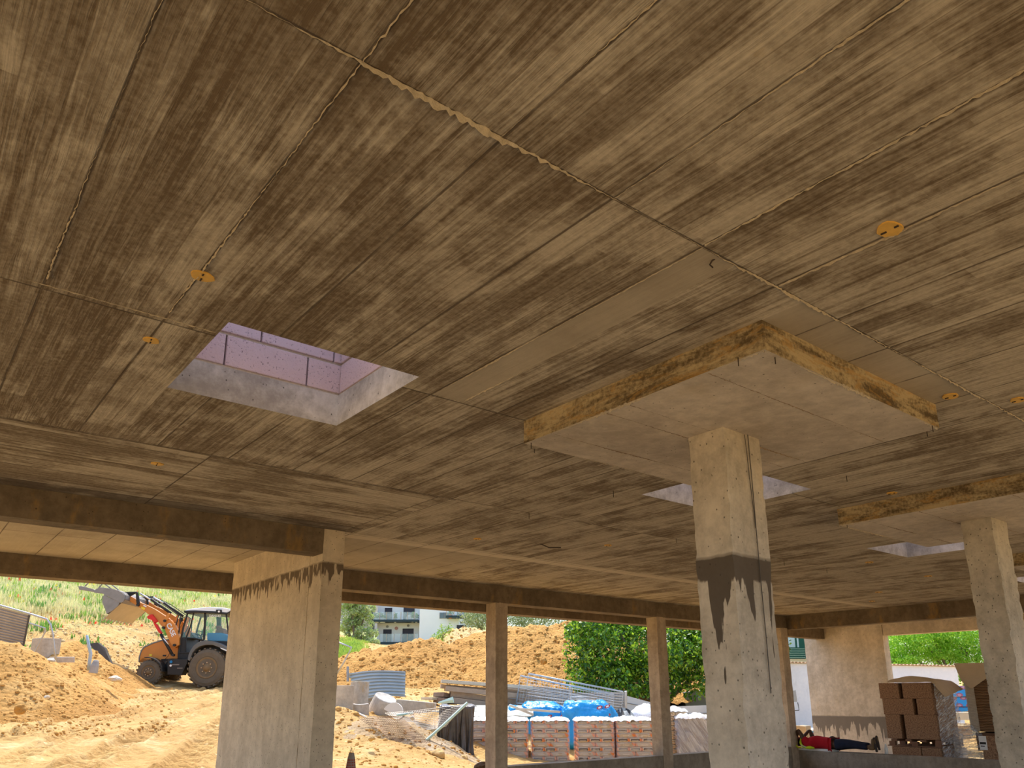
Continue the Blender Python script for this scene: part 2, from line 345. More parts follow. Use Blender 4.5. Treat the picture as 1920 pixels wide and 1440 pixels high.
def leafmat(name, a, b, rough=0.45, trans=0.35):
    g = G(name, rough); P = g.pos(); n = g.noise(P,1.3,3); w = g.noise(P,17,2)
    g.col(g.mix(g.m('MULTIPLY_ADD',w,0.5,g.m('MULTIPLY',n,0.5)), a, b)); g.inp('Specular IOR Level',0.5)
    t = g.nt.nodes.new('ShaderNodeBsdfTranslucent'); t.inputs[0].default_value=(b[0]*1.0,b[1]*1.05,b[2]*0.8,1)
    mx = g.nt.nodes.new('ShaderNodeMixShader'); mx.inputs[0].default_value=trans
    g.nt.links.new(g.b.outputs[0],mx.inputs[1]); g.nt.links.new(t.outputs[0],mx.inputs[2]); g.nt.links.new(mx.outputs[0],g.out.inputs[0])
    return g.mat
def clear(name, tint=(0.9,0.95,1.0), alpha=0.3, rough=0.15):
    g = G(name, rough); g.col(tint); g.inp('Alpha', alpha); g.inp('Specular IOR Level',0.8)
    return g.mat
# ================================================================== STRUCTURE
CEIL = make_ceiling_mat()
C_SHAFT = concrete('shaft_concrete',(0.30,0.28,0.25),(0.66,0.64,0.59),0.4,None,0.2)
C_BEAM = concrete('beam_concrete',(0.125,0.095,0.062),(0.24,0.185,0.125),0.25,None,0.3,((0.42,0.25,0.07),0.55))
C_PIER = concrete('pier_concrete',(0.50,0.42,0.31),(0.72,0.62,0.47),1.2,(2.99,0.26,(0.13,0.095,0.065)),0.35,None,0.4,(0.36,0.055),True)
C_COL = concrete('column_concrete',(0.36,0.315,0.25),(0.66,0.585,0.475),0.8,(2.41,0.75,(0.085,0.065,0.048)),0.35,((0.55,0.36,0.16),0.35),0.5,(0.50,0.13))
C_COL2 = concrete('pitted_column_concrete',(0.34,0.305,0.25),(0.62,0.56,0.46),1.3,None,0.3,None,0.6)
C_POST = concrete('post_concrete',(0.34,0.27,0.20),(0.56,0.46,0.345),0.5,None,0.5)
C_DROP = concrete('drop_panel_concrete',(0.43,0.365,0.285),(0.70,0.61,0.49),0.3,None,0.15,((0.50,0.40,0.24),0.3))
def dside():
    g=G('stained_side_concrete',.9); P=g.pos(); a=g.noise(g.scale(P,(1.6,1.6,9)),1.0,8,.7,.6); b=g.noise(g.scale(P,(4,4,16)),1.0,6,.7,.8); f=g.noise(P,45,4,.6)
    t=g.m('ADD',a,g.m('MULTIPLY',g.m('SUBTRACT',f,.5),.35)); c=g.mix(g.step(.36,.62,t),(0.12,0.085,0.045),(0.50,0.40,0.24)); c=g.mix(g.m('MULTIPLY',g.step(.5,.62,b),.6),c,(0.46,0.27,0.08))
    c=g.mix(g.step(.665,.69,b),c,(0.02,0.012,0.01)); g.col(c); g.bump(g.m('ADD',a,g.m('MULTIPLY',f,.4)),.7,.02); return g.mat
C_DSIDE = dside()
C_PARA = concrete('parapet_concrete',(0.21,0.175,0.135),(0.37,0.315,0.25),0.3,None,0.4)
C_PANEL = concrete('weathered_pier_concrete',(0.44,0.38,0.29),(0.70,0.615,0.49),0.5,(1.12,0.62,(0.17,0.145,0.115)),0.3,((0.60,0.47,0.27),0.3),0.4,(0.30,0.10))
MORTAR = plain('mortar',(0.58,0.50,0.38),0.95,0,0.45,40,False,0.2,0.6)
STEEL_RUST = plain('rusty_steel',(0.07,0.05,0.04),0.8,0.2,0.4,30)
YEL = plain('yellow_plastic',(0.80,0.47,0.10),0.6,0,0.25,25,False,0.3)

ZC = 3.35
HOLES = [(1.05,2.125,3.52,4.56),(5.10,6.13,3.52,4.56),(9.23,10.28,3.52,4.66),(13.40,14.45,3.52,4.64)]
SX0,SX1,SY0,SY1 = -2.6,19.9,-0.9,11.62
xs = sorted(set([SX0,SX1]+[h[0] for h in HOLES]+[h[1] for h in HOLES])); ys = sorted(set([SY0,SY1]+[h[2] for h in HOLES]+[h[3] for h in HOLES]))
def inhole(x,y): return any(a<x<b and c<y<d for a,b,c,d in HOLES)
cm = MB(); solid = {}
for i in range(len(xs)-1):
    for j in range(len(ys)-1): solid[(i,j)] = not inhole((xs[i]+xs[i+1])/2,(ys[j]+ys[j+1])/2)
ZT = 3.565
for (i,j),s in solid.items():
    if not s: continue
    x0,x1,y0,y1 = xs[i],xs[i+1],ys[j],ys[j+1]
    cm.cur=0; cm.add([(x0,y0,ZC),(x0,y1,ZC),(x1,y1,ZC),(x1,y0,ZC)],[(0,1,2,3)])
    cm.cur=1; cm.add([(x0,y0,ZT),(x1,y0,ZT),(x1,y1,ZT),(x0,y1,ZT)],[(0,1,2,3)])
    for di,dj,e in ((-1,0,((x0,y0),(x0,y1))),(1,0,((x1,y1),(x1,y0))),(0,-1,((x1,y0),(x0,y0))),(0,1,((x0,y1),(x1,y1)))):
        if not solid.get((i+di,j+dj),False):
            (a,b),(c,d) = e; cm.add([(a,b,ZC),(c,d,ZC),(c,d,ZT),(a,b,ZT)],[(0,1,2,3)])
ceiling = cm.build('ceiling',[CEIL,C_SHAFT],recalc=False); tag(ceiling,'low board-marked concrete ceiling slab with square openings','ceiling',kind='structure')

# rough mortar fins along the main shuttering joints
def fin(p0,p1,w=0.012,h=0.014,seed=0,step=0.035,gap=0.35):
    step*=.45
    p0=np.array(p0,float); p1=np.array(p1,float); L=np.linalg.norm(p1-p0); n=int(L/step); d=(p1-p0)/L; q=np.array([-d[1],d[0],0])
    m=MB(); rr=random.Random(seed)
    prev=None; ring=[]
    for k in range(n+1):
        s=k*step; nz=mnoise.noise(Vector((s*1.1,seed*3.3,0))); am=max(0.0,min(1.2,0.35+nz*1.9))+rr.uniform(.02,.2)
        off=mnoise.noise(Vector((s*3,seed*7.1,5)))*0.006+rr.uniform(-.003,.003)
        ww=w*.6*am*rr.uniform(.5,1.3); hh=h*am*rr.uniform(.3,1.6)
        c=p0+d*s+q*off; b=len(m.v)
        m.v += [tuple(c-q*ww+[0,0,.004]), tuple(c+q*(rr.uniform(-.3,.3)*ww)-np.array([0,0,hh])), tuple(c+q*ww+[0,0,.004])]
        if k: m.f += [(b-3,b-2,b+1,b),(b-2,b-1,b+2,b+1)]; m.m += [0,0]
    return m
for k,(a,b,w,h) in enumerate([((-2.0,1.69),(7.6,1.69),.011,.014),((0.2,3.665),(1.04,3.665),.006,.006),((2.14,3.675),(3.05,3.70),.006,.006),((0.25,3.665),(0.85,3.665),.02,.008),
      ((0.798,-0.5),(0.798,1.69),.010,.012),((0.29,0.1),(0.29,3.6),.007,.010),((0.798,1.69),(0.798,3.6),.005,.007),((1.30,0.3),(1.30,1.69),.006,.010),
      ((1.816,0.3),(1.816,1.69),.006,.006),((2.54,1.69),(2.54,3.66),.006,.006),((2.33,1.69),(2.33,3.66),.005,.006),((2.32,0.4),(2.32,1.69),.004,.006),((2.84,0.4),(2.84,1.69),.005,.006)]):
    o = fin((*a,ZC),(*b,ZC),w,h,k).build('joint_fin',MORTAR,ceiling,recalc=False)

# drop panels
def drop_panel(x0,x1,y0,y1,z0,label,names):
    root = empty('drop_panel',((x0+x1)/2,(y0+y1)/2,ZC)); tag(root,label,'drop panel','concrete drop panels over the columns')
    O=(root.location.x,root.location.y,ZC)
    b=MB(); n=40
    def jit(p,a=.006): return (p[0]+random.uniform(-a,a),p[1]+random.uniform(-a,a),p[2]+random.uniform(-a,a))
    m=MB(); N=24
    # underside
    for i in range(N):
        for j in range(N):
            xa,xb=x0+(x1-x0)*i/N,x0+(x1-x0)*(i+1)/N; ya,yb=y0+(y1-y0)*j/N,y0+(y1-y0)*(j+1)/N
            m.add([(xa,ya,z0),(xa,yb,z0),(xb,yb,z0),(xb,ya,z0)],[(0,1,2,3)])
    m.build('underside',C_DROP,root,O,recalc=False)
    for (a,b_,nm) in (((x0,y1),(x0,y0),'a'),((x0,y0),(x1,y0),'b'),((x1,y0),(x1,y1),'c'),((x1,y1),(x0,y1),'d')):
        s=MB(); ax,ay=a; bx,by=b_
        s.add([(ax,ay,z0),(bx,by,z0),(bx,by,ZC),(ax,ay,ZC)],[(0,1,2,3)])
        s.build('side_face',C_DSIDE,root,O,recalc=False)
    # crumbly arris and underside joints
    for (a,b_,w,h) in ((((x0+.008,y1)),((x0+.008,y0)),.016,.013),(((x0,y0+.008)),((x1,y0+.008)),.016,.013),((x0,y1-.01),(x1,y1-.01),.008,.008)):
        fin((*a,z0),(*b_,z0),w,h,hash((round(a[0]*10),round(b_[1]*10)))%97,0.022).build('arris',MORTAR,root,O,recalc=False)
    for fx in (0.17,0.355,0.62,0.80):
        yy=y0+(y1-y0)*fx if False else None
    for t in (0.145,0.405,0.50,0.81):
        yy=y1-(y1-y0)*t
        fin((x0+.02,yy,z0),(x1-.02,yy,z0),.013,.008,int(t*50),0.03).build('joint_fin',plain_joint,root,O,recalc=False)
    return root
plain_joint = plain('joint_grout',(0.30,0.22,0.15),0.95,0,0.4,20,False)
drop_panel(3.055,4.885,1.915,3.725,3.195,'square concrete drop panel above the nearest column','drop')
drop_panel(7.02,8.86,1.93,3.785,3.19,'concrete drop panel at the right edge above the second column','drop')
drop_panel(11.08,12.92,1.93,3.785,3.19,'far concrete drop panel behind the right-hand column','drop')

def roughbox(x0,x1,y0,y1,z0,z1,amp=0.006,step=0.07,seed=0):
    """box with subdivided, slightly uneven faces"""
    m=MB(); nx,ny,nz=[max(1,min(60,int(round((b-a)/step)))) for a,b in ((x0,x1),(y0,y1),(z0,z1))]
    cache={}
    def V(i,j,k):
        if (i,j,k) in cache: return cache[(i,j,k)]
        p=Vector((x0+(x1-x0)*i/nx,y0+(y1-y0)*j/ny,z0+(z1-z0)*k/nz))
        edge=((i in(0,nx))+(j in(0,ny)))
        a=amp*(1.0 if edge==2 else 0.35)
        q=Vector((mnoise.noise(p*5+Vector((seed,0,0))),mnoise.noise(p*5+Vector((0,seed+9,0))),0))*a*.9+Vector((random.uniform(-1,1),random.uniform(-1,1),0))*a*(.55 if edge==2 else .12)
        if k in (0,nz): pass
        m.v.append(tuple(p+q)); cache[(i,j,k)]=len(m.v)-1; return len(m.v)-1
    for i in range(nx):
        for j in range(ny):
            m.f.append((V(i,j,0),V(i,j+1,0),V(i+1,j+1,0),V(i+1,j,0))); m.f.append((V(i,j,nz),V(i+1,j,nz),V(i+1,j+1,nz),V(i,j+1,nz)))
    for i in range(nx):
        for k in range(nz):
            m.f.append((V(i,0,k),V(i+1,0,k),V(i+1,0,k+1),V(i,0,k+1))); m.f.append((V(i+1,ny,k),V(i,ny,k),V(i,ny,k+1),V(i+1,ny,k+1)))
    for j in range(ny):
        for k in range(nz):
            m.f.append((V(0,j+1,k),V(0,j,k),V(0,j,k+1),V(0,j+1,k+1))); m.f.append((V(nx,j,k),V(nx,j+1,k),V(nx,j+1,k+1),V(nx,j,k+1)))
    m.m=[0]*len(m.f); return m
def rb(name,label,cat,x0,x1,y0,y1,z0,z1,mat,amp=0.006,group=None,step=0.07,smooth=False):
    o=roughbox(x0,x1,y0,y1,z0,z1,amp,step,len(bpy.data.objects)).build(name,mat,None,((x0+x1)/2,(y0+y1)/2,z0),recalc=False,smooth=smooth); return tag(o,label,cat,group)
rb('concrete_column','nearest square concrete column with dark water stains running down','column',3.81,4.185,2.725,2.99,0.0,3.197,C_COL,0.009,None,0.05)
_c1=bpy.data.objects['concrete_column']; _l=_c1.location
for _a,_b,_r in (((1402,815),(1446,1300),.0028),((1396,815),(1417,990),.0024)):
    _p=[atY(_a[0]+(_b[0]-_a[0])*t,_a[1]+(_b[1]-_a[1])*t,2.716) for t in (0,.2,.4,.6,.8,1)]; m=MB(); m.tube([q+np.array([.002*math.sin(i*2),0,0]) for i,q in enumerate(_p)],_r,5); m.build('hanging_wire',plain('thin_dark_wire',(0.09,0.08,0.07),.6),_c1,tuple(_l))
rb('concrete_column','pitted concrete column at the right edge with crumbled arrises','column',7.79,8.15,2.735,2.995,0.0,3.192,C_COL2,0.011,None,0.05)
rb('concrete_column','farther concrete column hidden behind the right-hand ones','column',11.82,12.2,2.735,2.995,0.0,3.192,C_COL2,0.01)
# broad pier with a vertical groove (two leaves and the recess between them)
pier=empty('concrete_pier',(3.62,9.0,0)); tag(pier,'broad buff concrete pier at the left with dripping dark stain line','pier')
PO=(3.62,9.0,0)
roughbox(3.51,3.745,7.99,10.42,0.0,ZC,0.004,0.09,3).build('main_leaf',C_PIER,pier,PO,recalc=False)
roughbox(3.50,3.745,7.65,7.955,0.0,ZC,0.004,0.05,5).build('front_leaf',C_PIER,pier,PO,recalc=False)
roughbox(3.53,3.73,7.955,7.99,0.0,ZC,0.001,0.2,5).build('groove',C_PIER,pier,PO,recalc=False)
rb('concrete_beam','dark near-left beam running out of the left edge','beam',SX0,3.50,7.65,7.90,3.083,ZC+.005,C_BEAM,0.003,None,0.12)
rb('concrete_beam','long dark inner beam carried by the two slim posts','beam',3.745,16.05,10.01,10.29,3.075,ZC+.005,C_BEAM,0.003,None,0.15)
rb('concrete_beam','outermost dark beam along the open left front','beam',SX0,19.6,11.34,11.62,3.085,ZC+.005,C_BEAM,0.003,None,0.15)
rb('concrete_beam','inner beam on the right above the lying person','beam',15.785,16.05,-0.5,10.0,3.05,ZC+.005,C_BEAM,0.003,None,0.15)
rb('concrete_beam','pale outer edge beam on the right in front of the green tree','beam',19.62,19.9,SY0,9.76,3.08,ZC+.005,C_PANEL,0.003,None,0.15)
for x0,x1,lab in ((7.60,7.84,'slim concrete post left of the cement pallets'),(11.44,11.70,'slim concrete post in front of the yellow bags'),(15.53,15.785,'slim concrete post just right of the nearest column')):
    rb('concrete_post',lab,'post',x0,x1,10.01,10.27,0.0,3.08,C_POST,0.005,None,0.08)
o=rb('concrete_pier','wide weathered corner pier behind the sleeping person','pier',19.62,19.9,9.78,11.95,0.0,ZC,C_PANEL,0.004,None,0.1)
rb('parapet','low concrete parapet in front of the pallets','parapet',7.84,15.785,10.02,10.26,0.0,0.575,C_PARA,0.006,None,0.12)
rb('parapet','low concrete parapet on which the person lies','parapet',15.785,16.04,-0.5,10.26,0.0,0.50,C_PARA,0.004,None,0.12)
# concrete floor of the building
fl=MB(); fl.box(SX0,19.9,SY0,10.3,-0.15,0.0); fl.build('floor',plain('dusty_floor',(0.60,0.47,0.31),0.95,0,0.2,3,False,0.2,0.3)); tag(bpy.data.objects['floor'],'dusty concrete floor','floor',kind='structure')

# block upstands above the slab openings
BLK = None
def block_mat():
    g=G('aggregate_block',0.95); P=g.pos(); d,cc=g.vor(P,95); n=g.noise(P,70,4,0.7)
    c=g.mix(g.noise(P,3,3),(0.60,0.46,0.47),(0.76,0.61,0.61)); c=g.mix(g.step(0.42,0.30,n),c,(0.16,0.11,0.12)); g.col(c); g.bump(n,0.8,0.01); return g.mat
BLK=block_mat()
def curb(h,label,joints):
    x0,x1,y0,y1=h; root=empty('block_upstand',((x0+x1)/2,(y0+y1)/2,ZT)); tag(root,label,'upstand','block upstands around the roof openings'); O=tuple(root.location)
    z=ZT
    for c in range(3):
        mt=MB(); e=0.012+0.006*c
        for a,b,c2,d in ((x0-.12,x1+.12,y1+e,y1+.14),(x0-.12,x1+.12,y0-.14,y0-e),(x0-.14,x0-e,y0-e,y1+e),(x1+e,x1+.14,y0-e,y1+e)):
            mt.box(a,b,c2,d,z,z+.016)
        if c<2: pass
        mt.build('mortar_bed',MORTAR,root,O); z0=z+.016; z=z0+.205
        js=joints[c%2]
        def runx(y,yy):
            pts=[x0-.14]+[j for j in js if x0-.1<j<x1+.1]+[x1+.14]
            for k in range(len(pts)-1):
                b=MB(); b.box(pts[k]+.004,pts[k+1]-.006,y,yy,z0,z-.002); b.build('block',BLK,root,O,bevel=.006)
        runx(y1+.004,y1+.14); runx(y0-.14,y0-.004)
        for a,b_ in ((x0-.14,x0-.004),(x1+.004,x1+.14)):
            ym=(y0+y1)/2+(.13 if c%2 else -.1); 
            for p,q in ((y0,ym-.003),(ym+.003,y1)):
                b=MB(); b.box(a,b_,p+.002,q-.002,z0,z-.002); b.build('block',BLK,root,O,bevel=.006)
    return root
J1=[[float(atY(424,655,4.56)[0]),float(atY(578,690,4.56)[0])],[float(atY(492,628,4.56)[0]),float(atY(630,672,4.56)[0])-.01]]
for i,(h,lab) in enumerate(zip(HOLES,['pinkish block upstand showing through the nearest ceiling opening','block upstand above the opening behind the nearest column','block upstand above the opening beyond the right drop panel','block upstand above the farthest opening at the right edge'])):
    if i==0: curb(h,lab,J1)
    else: curb(h,lab,[[h[0]+.3,h[0]+.82],[h[0]+.5]])
# timber fillet in the corner of the first opening
# yellow cover discs, nails and wires in the ceiling
def disc(x,y,rx,label,seed):
    rr=random.Random(seed); m=MB(); n=14; pts=[(rx*(1+rr.uniform(-.12,.12))*math.cos(2*PI*k/n),rx*.82*(1+rr.uniform(-.12,.12))*math.sin(2*PI*k/n)) for k in range(n)]
    m.prism(pts,0,-.007,(x,y,ZC),(1,0,0),(0,1,0),(0,0,1))
    root=m.build('cover_disc',YEL,None,(x,y,ZC)); tag(root,label,'cover disc','yellow plastic discs cast in the ceiling')
    if rx>.035:
        for q in ((x,y+rx*.45,rx*.4),(x-.005,y-rx*.5,rx*.3)): s=MB(); s.cbox((q[0],q[1],ZC-.009),(.006,q[2],.006)); s.build('slot',STEEL_RUST,root,(x,y,ZC))
DL=[(380,517,.048,'yellow disc in the ceiling above the nearest opening'),(284,637,.04,'chipped yellow disc left of the nearest opening'),(1668,428,.055,'largest yellow disc at the upper right of the ceiling'),
 (295,869,.045,'yellow disc in the ceiling strip by the left beam'),(895,1010,.05,'yellow disc above the open front, left of centre'),(1140,1022,.05,'yellow disc just left of the nearest column'),
 (1782,742,.05,'yellow disc at the right corner of the near drop panel'),(1908,749,.05,'yellow disc cut by the right picture edge'),(1672,924,.05,'yellow disc above the right drop panel side'),
 (1630,1054,.06,'yellow disc right of the nearest column, under the third opening'),(1740,1080,.06,'yellow disc left of the right-hand column'),(1648,1110,.07,'far yellow disc above the right inner beam'),(1635,1127,.06,'farthest yellow disc by the right inner beam')]
for k,(a,b,r,l) in enumerate(DL):
    p=ceil_pt(a,b); disc(p[0],p[1],r,l,k)
def nail(a,b,L,z,label,bend=0):
    p=ceil_pt(a,b,z); m=MB(); m.tube([(p[0],p[1],z+.01),(p[0],p[1],z-L*.6),(p[0]+bend,p[1]+bend,z-L)],.0028,5)
    o=m.build('nail',STEEL_RUST,None,(p[0],p[1],z)); tag(o,label,'nail','nails sticking out of the concrete overhead')
for a,b,L,z,l in ((1453,670,.035,3.195,'nail under the near corner of the drop panel'),(1384,674,.035,3.195,'nail under the stained side of the drop panel'),(1748,798,.04,3.195,'nail at the right tip of the drop panel'),
  (1738,810,.03,3.195,'second nail at the right tip of the drop panel, just below the first'),(996,830,.04,3.195,'nail at the left tip of the drop panel'),(1002,842,.03,3.35,'nail in the ceiling below the left tip of the drop panel'),
  (992,962,.06,3.35,'nail in the ceiling left of the drop panel tip, above the far bay'),(1150,920,.06,3.35,'thin nail in the ceiling left of the second opening'),(1268,1010,.05,3.35,'nail in the ceiling just left of the nearest column'),
  (1587,892,.05,3.35,'nail in the ceiling right of the nearest column'),(1470,1052,.06,3.35,'nail hanging right of the column stain'),(1550,1068,.05,3.35,'nail in the ceiling below the third opening'),(1588,984,.03,3.19,'nail under the left tip of the right drop panel')):
    nail(a,b,L,z,l)
p=ceil_pt(1342,486); m=MB(); m.tube([(p[0],p[1],ZC+.005),(p[0]-.01,p[1]+.012,ZC-.006),(p[0]-.002,p[1]+.03,ZC-.012),(p[0]+.02,p[1]+.032,ZC-.016)],.0035,6)
tag(m.build('wire_hook',STEEL_RUST,None,(p[0],p[1],ZC)),'small black wire hook in the smooth ceiling strip','wire')
p=ceil_pt(1012,1020); m=MB(); m.tube([(p[0],p[1],ZC+.005),(p[0]+.12,p[1]-.02,ZC-.03),(p[0]+.28,p[1]-.06,ZC-.02)],.006,6)
tag(m.build('wire_hook',STEEL_RUST,None,(p[0],p[1],ZC)),'bent dark wire hanging under the ceiling above the open front','wire')
# ================================================================== GROUND, HEAPS, HILLSIDE
SAND = sand('sandy_ground',(0.50,0.285,0.095),(0.70,0.455,0.175),(0.82,0.62,0.32),True)
HEAPM = sand('excavated_soil',(0.42,0.205,0.05),(0.64,0.35,0.10),(0.72,0.46,0.18),False,0.8)
HEAPM2 = sand('pale_excavated_soil',(0.60,0.42,0.17),(0.78,0.58,0.28),(0.82,0.66,0.38),False,0.8)
GP = [  # (photo x, photo y, depth): ground seen in the photograph, and a few hidden points
 (-300,1440,13),(0,1440,12.0),(200,1440,12.3),(400,1440,12.8),(640,1440,13.6),(0,1365,17),(200,1345,20),(300,1308,25),(420,1292,28.3),(250,1290,28),(600,1296,27),(520,1290,30),
 (-400,1380,16),(640,1395,16.5),(640,1322,18.2),(700,1352,18),(760,1378,17.6),(800,1398,17.4),(740,1416,15.5),(840,1425,18.6),(900,1432,18.6),(960,1432,19),(1240,1432,20),(1100,1432,21),(1400,1432,22),(1600,1428,22),(1850,1428,21),
 (640,1330,20.5),(740,1334,21),(830,1330,23),(700,1312,24),(900,1325,25),(1000,1333,25),(1170,1345,26),(1300,1350,28),(1500,1360,32),(1800,1360,32),(2100,1360,30),
 (0,1215,27),(0,1160,31),(0,1100,38),(0,1045,46),(-250,1200,27),(-250,1100,36),(60,1228,26),(130,1225,28),(150,1170,31.5),(150,1110,39),(150,1060,47),
 (250,1252,31),(250,1190,34),(250,1110,42),(250,1060,50),(330,1240,34),(330,1195,36),(430,1180,38),(430,1120,46),(430,1070,54),(520,1250,36),(500,1150,50),(500,1090,58),(600,1238,45),(570,1225,60),
 (640,1258,33),(640,1225,38),(665,1204,41),(690,1235,48),(760,1240,50),(760,1235,62),(900,1180,50),(900,1172,60),(1000,1185,52),(1080,1180,55),(1200,1200,60),(1350,1220,60),(1600,1280,60),(1900,1300,60),(640,1230,62)]
_gp = np.array([at(*q) for q in GP])
_extra = np.array([[x,y,0.0] for x,y in ((9.0,11.5),(13,11.8),(17,12.5),(22,11),(24,6),(24,0),(30,4),(34,-5),(28,-12),(20,-6))])
_gp = np.vstack([_gp,_extra])
def _phi(r): return r
_n=len(_gp); _A=np.zeros((_n+3,_n+3)); _d=np.hypot(_gp[:,None,0]-_gp[None,:,0],_gp[:,None,1]-_gp[None,:,1])
_A[:_n,:_n]=_phi(_d)-np.eye(_n)*0.25; _A[:_n,_n]=1; _A[:_n,_n+1:]=_gp[:,:2]; _A[_n:,:_n]=_A[:_n,_n:].T
_w=np.linalg.solve(_A,np.concatenate([_gp[:,2],[0,0,0]]))
def ground0(x,y):
    x=np.asarray(x,float); y=np.asarray(y,float); sh=x.shape; xf=x.ravel(); yf=y.ravel(); z=np.full(xf.shape,_w[_n])+_w[_n+1]*xf+_w[_n+2]*yf
    for i in range(_n): z+=_w[i]*np.hypot(xf-_gp[i,0],yf-_gp[i,1])
    return z.reshape(sh)
# wheel tracks: polylines on the road
TR=[[at(0,1425,12.3),at(160,1370,17),at(300,1325,23),at(430,1294,28)],[at(140,1440,12.2),at(260,1385,15.5),at(380,1330,21),at(520,1296,28)],[at(-200,1400,14),at(60,1372,16.5),at(240,1318,23.5),at(400,1290,28.6)],[at(330,1440,12.6),at(400,1380,16),at(500,1320,23),at(640,1300,27)]]
def tracks(x,y):
    out=np.zeros_like(x)
    for L in TR:
        s0=0.0
        for a,b in zip(L[:-1],L[1:]):
            a=a[:2]; b=b[:2]; l=np.hypot(*(b-a)); d=(b-a)/l; s=(x-a[0])*d[0]+(y-a[1])*d[1]; t=-(x-a[0])*d[1]+(y-a[1])*d[0]
            ok=(s>=0)&(s<=l); w=np.exp(-(t/0.24)**6)*ok
            out+= w*(-0.06+0.05*np.sin((s+s0+np.abs(t)*0.8)*2*PI/0.27)) + 0.075*np.exp(-((np.abs(t)-0.33)/0.09)**2)*ok
            s0+=l
    return out
def ground(x,y,fine=True):
    x=np.asarray(x,float); y=np.asarray(y,float)
    z=ground0(x,y); r=np.hypot(x,y)
    out=np.maximum(np.maximum(y-9.9,(x-20.0)*1.0),np.maximum(-1.2-y,-2.8-x)); m=sstep(0.0,1.5,out)
    front=sstep(0.0,4.0,y+0.25*x-5)            # the yard behind the camera stays level
    z=z*m*front-0.08*(1-m*front)
    if fine:
        z=z+ (fbm(x*1.2,y*1.2,5,3,0.55)*0.10+fbm(x*5,y*5,3,9)*0.035)*m + sstep(3.2,5.5,z)*sstep(0.05,-.10,(x*RT[0]+y*RT[1])/np.maximum(1,x*HD[0]+y*HD[1])+.30)*(fbm(x*.35,y*.35,4,5)*0.7+np.abs(fbm(x*1.3,y*1.3,3,8))*.25)
        z=z+tracks(x,y)*m
    return z
def gz(x,y): return float(ground(np.array([x]),np.array([y]))[0])
def polar(a0,a1,na,rs):
    az=np.radians(np.linspace(a0,a1,na)); A,R=np.meshgrid(az,rs,indexing='ij'); return R*np.cos(A),R*np.sin(A)
azc=math.degrees(YAW)
rs=np.concatenate([np.arange(11.0,21,0.045),np.arange(21,32,0.07),np.arange(32,62,0.2),np.arange(62,130,2.0)])
X_,Y_=polar(azc-42,azc+48,1000,rs); Z_=ground(X_,Y_)
gr=sstep(4.6,6.4,Z_-fbm(X_*.25,Y_*.25,3,4)*2.0)*1.0
gr=np.maximum(gr, sstep(0.5,0.9,fbm(X_*.5,Y_*.5,4,12))*sstep(2.0,3.0,Z_))
gobj=grid_mesh('ground',X_,Y_,Z_,SAND,{'grass':gr}); tag(gobj,'sandy rutted ground rising to a grassy hillside','ground',kind='structure')
# coarse level ground all round
m=MB(); gx=np.linspace(-90,110,41); gy=np.linspace(-90,110,41)
GX,GY=np.meshgrid(gx,gy,indexing='ij')
GZ=np.where((GY>-2)&(np.hypot(GX,GY)>9),-1.2,-0.12)
g2=grid_mesh('ground',GX,GY,GZ,SAND,{'grass':np.zeros_like(GX)}); tag(g2,'level sandy yard around the building','ground',kind='structure')

def heap(name,label,ridge,slope,mat,cell=0.09,amp=0.10,rnd=0.35,seed=0,group=None,cat='soil heap',furrow=0.05,sm=0.0):
    R=np.array([at(*q) for q in ridge]); P=[]
    for a,b in zip(R[:-1],R[1:]):
        n=max(2,int(np.linalg.norm((b-a)[:2])/0.12)); 
        for k in range(n): P.append(a+(b-a)*k/n)
    P.append(R[-1]); P=np.array(P)
    g=ground0(P[:,0],P[:,1]); H=max(0.3,(P[:,2]-g).max())
    pad=H/slope+1.2
    xs_=np.arange(P[:,0].min()-pad,P[:,0].max()+pad,cell); ys_=np.arange(P[:,1].min()-pad,P[:,1].max()+pad,cell)
    X,Y=np.meshgrid(xs_,ys_,indexing='ij'); Z=np.full(X.shape,-99.0)
    for p in P:
        d=np.sqrt((X-p[0])**2+(Y-p[1])**2+rnd**2)-rnd
        Z=np.maximum(Z,p[2]-slope*d)
    G0=ground(X,Y,False)
    hh=Z-G0; w=sstep(0.0,0.6,hh)
    Z=Z-amp*.5+ (fbm(X*.7,Y*.7,5,seed,0.6)*amp*1.5+fbm(X*2.6,Y*2.6,5,seed+3,0.72)*amp*1.7 - np.abs(fbm(X*2.0,Y*2.0,3,seed+7))*amp)*w
    keep=(Z>G0-0.25)
    o=grid_mesh(name,X,Y,Z,mat,keep=keep); tag(o,label,cat,group); return o
heap('soil_heap','orange-brown soil heap in front of the leaning fence at far left',[(-160,1165,20.5),(-60,1183,20.5),(0,1198,20.5),(22,1203,20.5),(42,1214,20.6),(67,1226,20.8),(95,1238,21.2),(130,1250,22.5),(165,1262,23.5),(200,1272,24.5),(240,1287,25.2)],0.72,HEAPM,0.09,0.085,0.3,1)
heap('soil_heap','lower soil ridge running down behind the blue-topped pole',[(70,1236,24.5),(100,1222,25),(125,1204,26),(145,1203,26.5),(170,1222,27),(200,1240,27.5),(228,1252,28),(250,1262,28.4)],0.75,HEAPM,0.1,0.10,0.3,2)
heap('soil_heap','large spoil heap rising behind the concrete rubble, below the white apartment block',[(612,1272,31),(640,1246,31.5),(660,1228,32),(686,1214,32.5),(700,1217,32.5),(732,1208,33),(757,1201,33),(782,1194,33.5),(800,1195,33.5),(830,1201,34),(850,1207,34)],0.66,HEAPM,0.11,0.11,0.5,3)
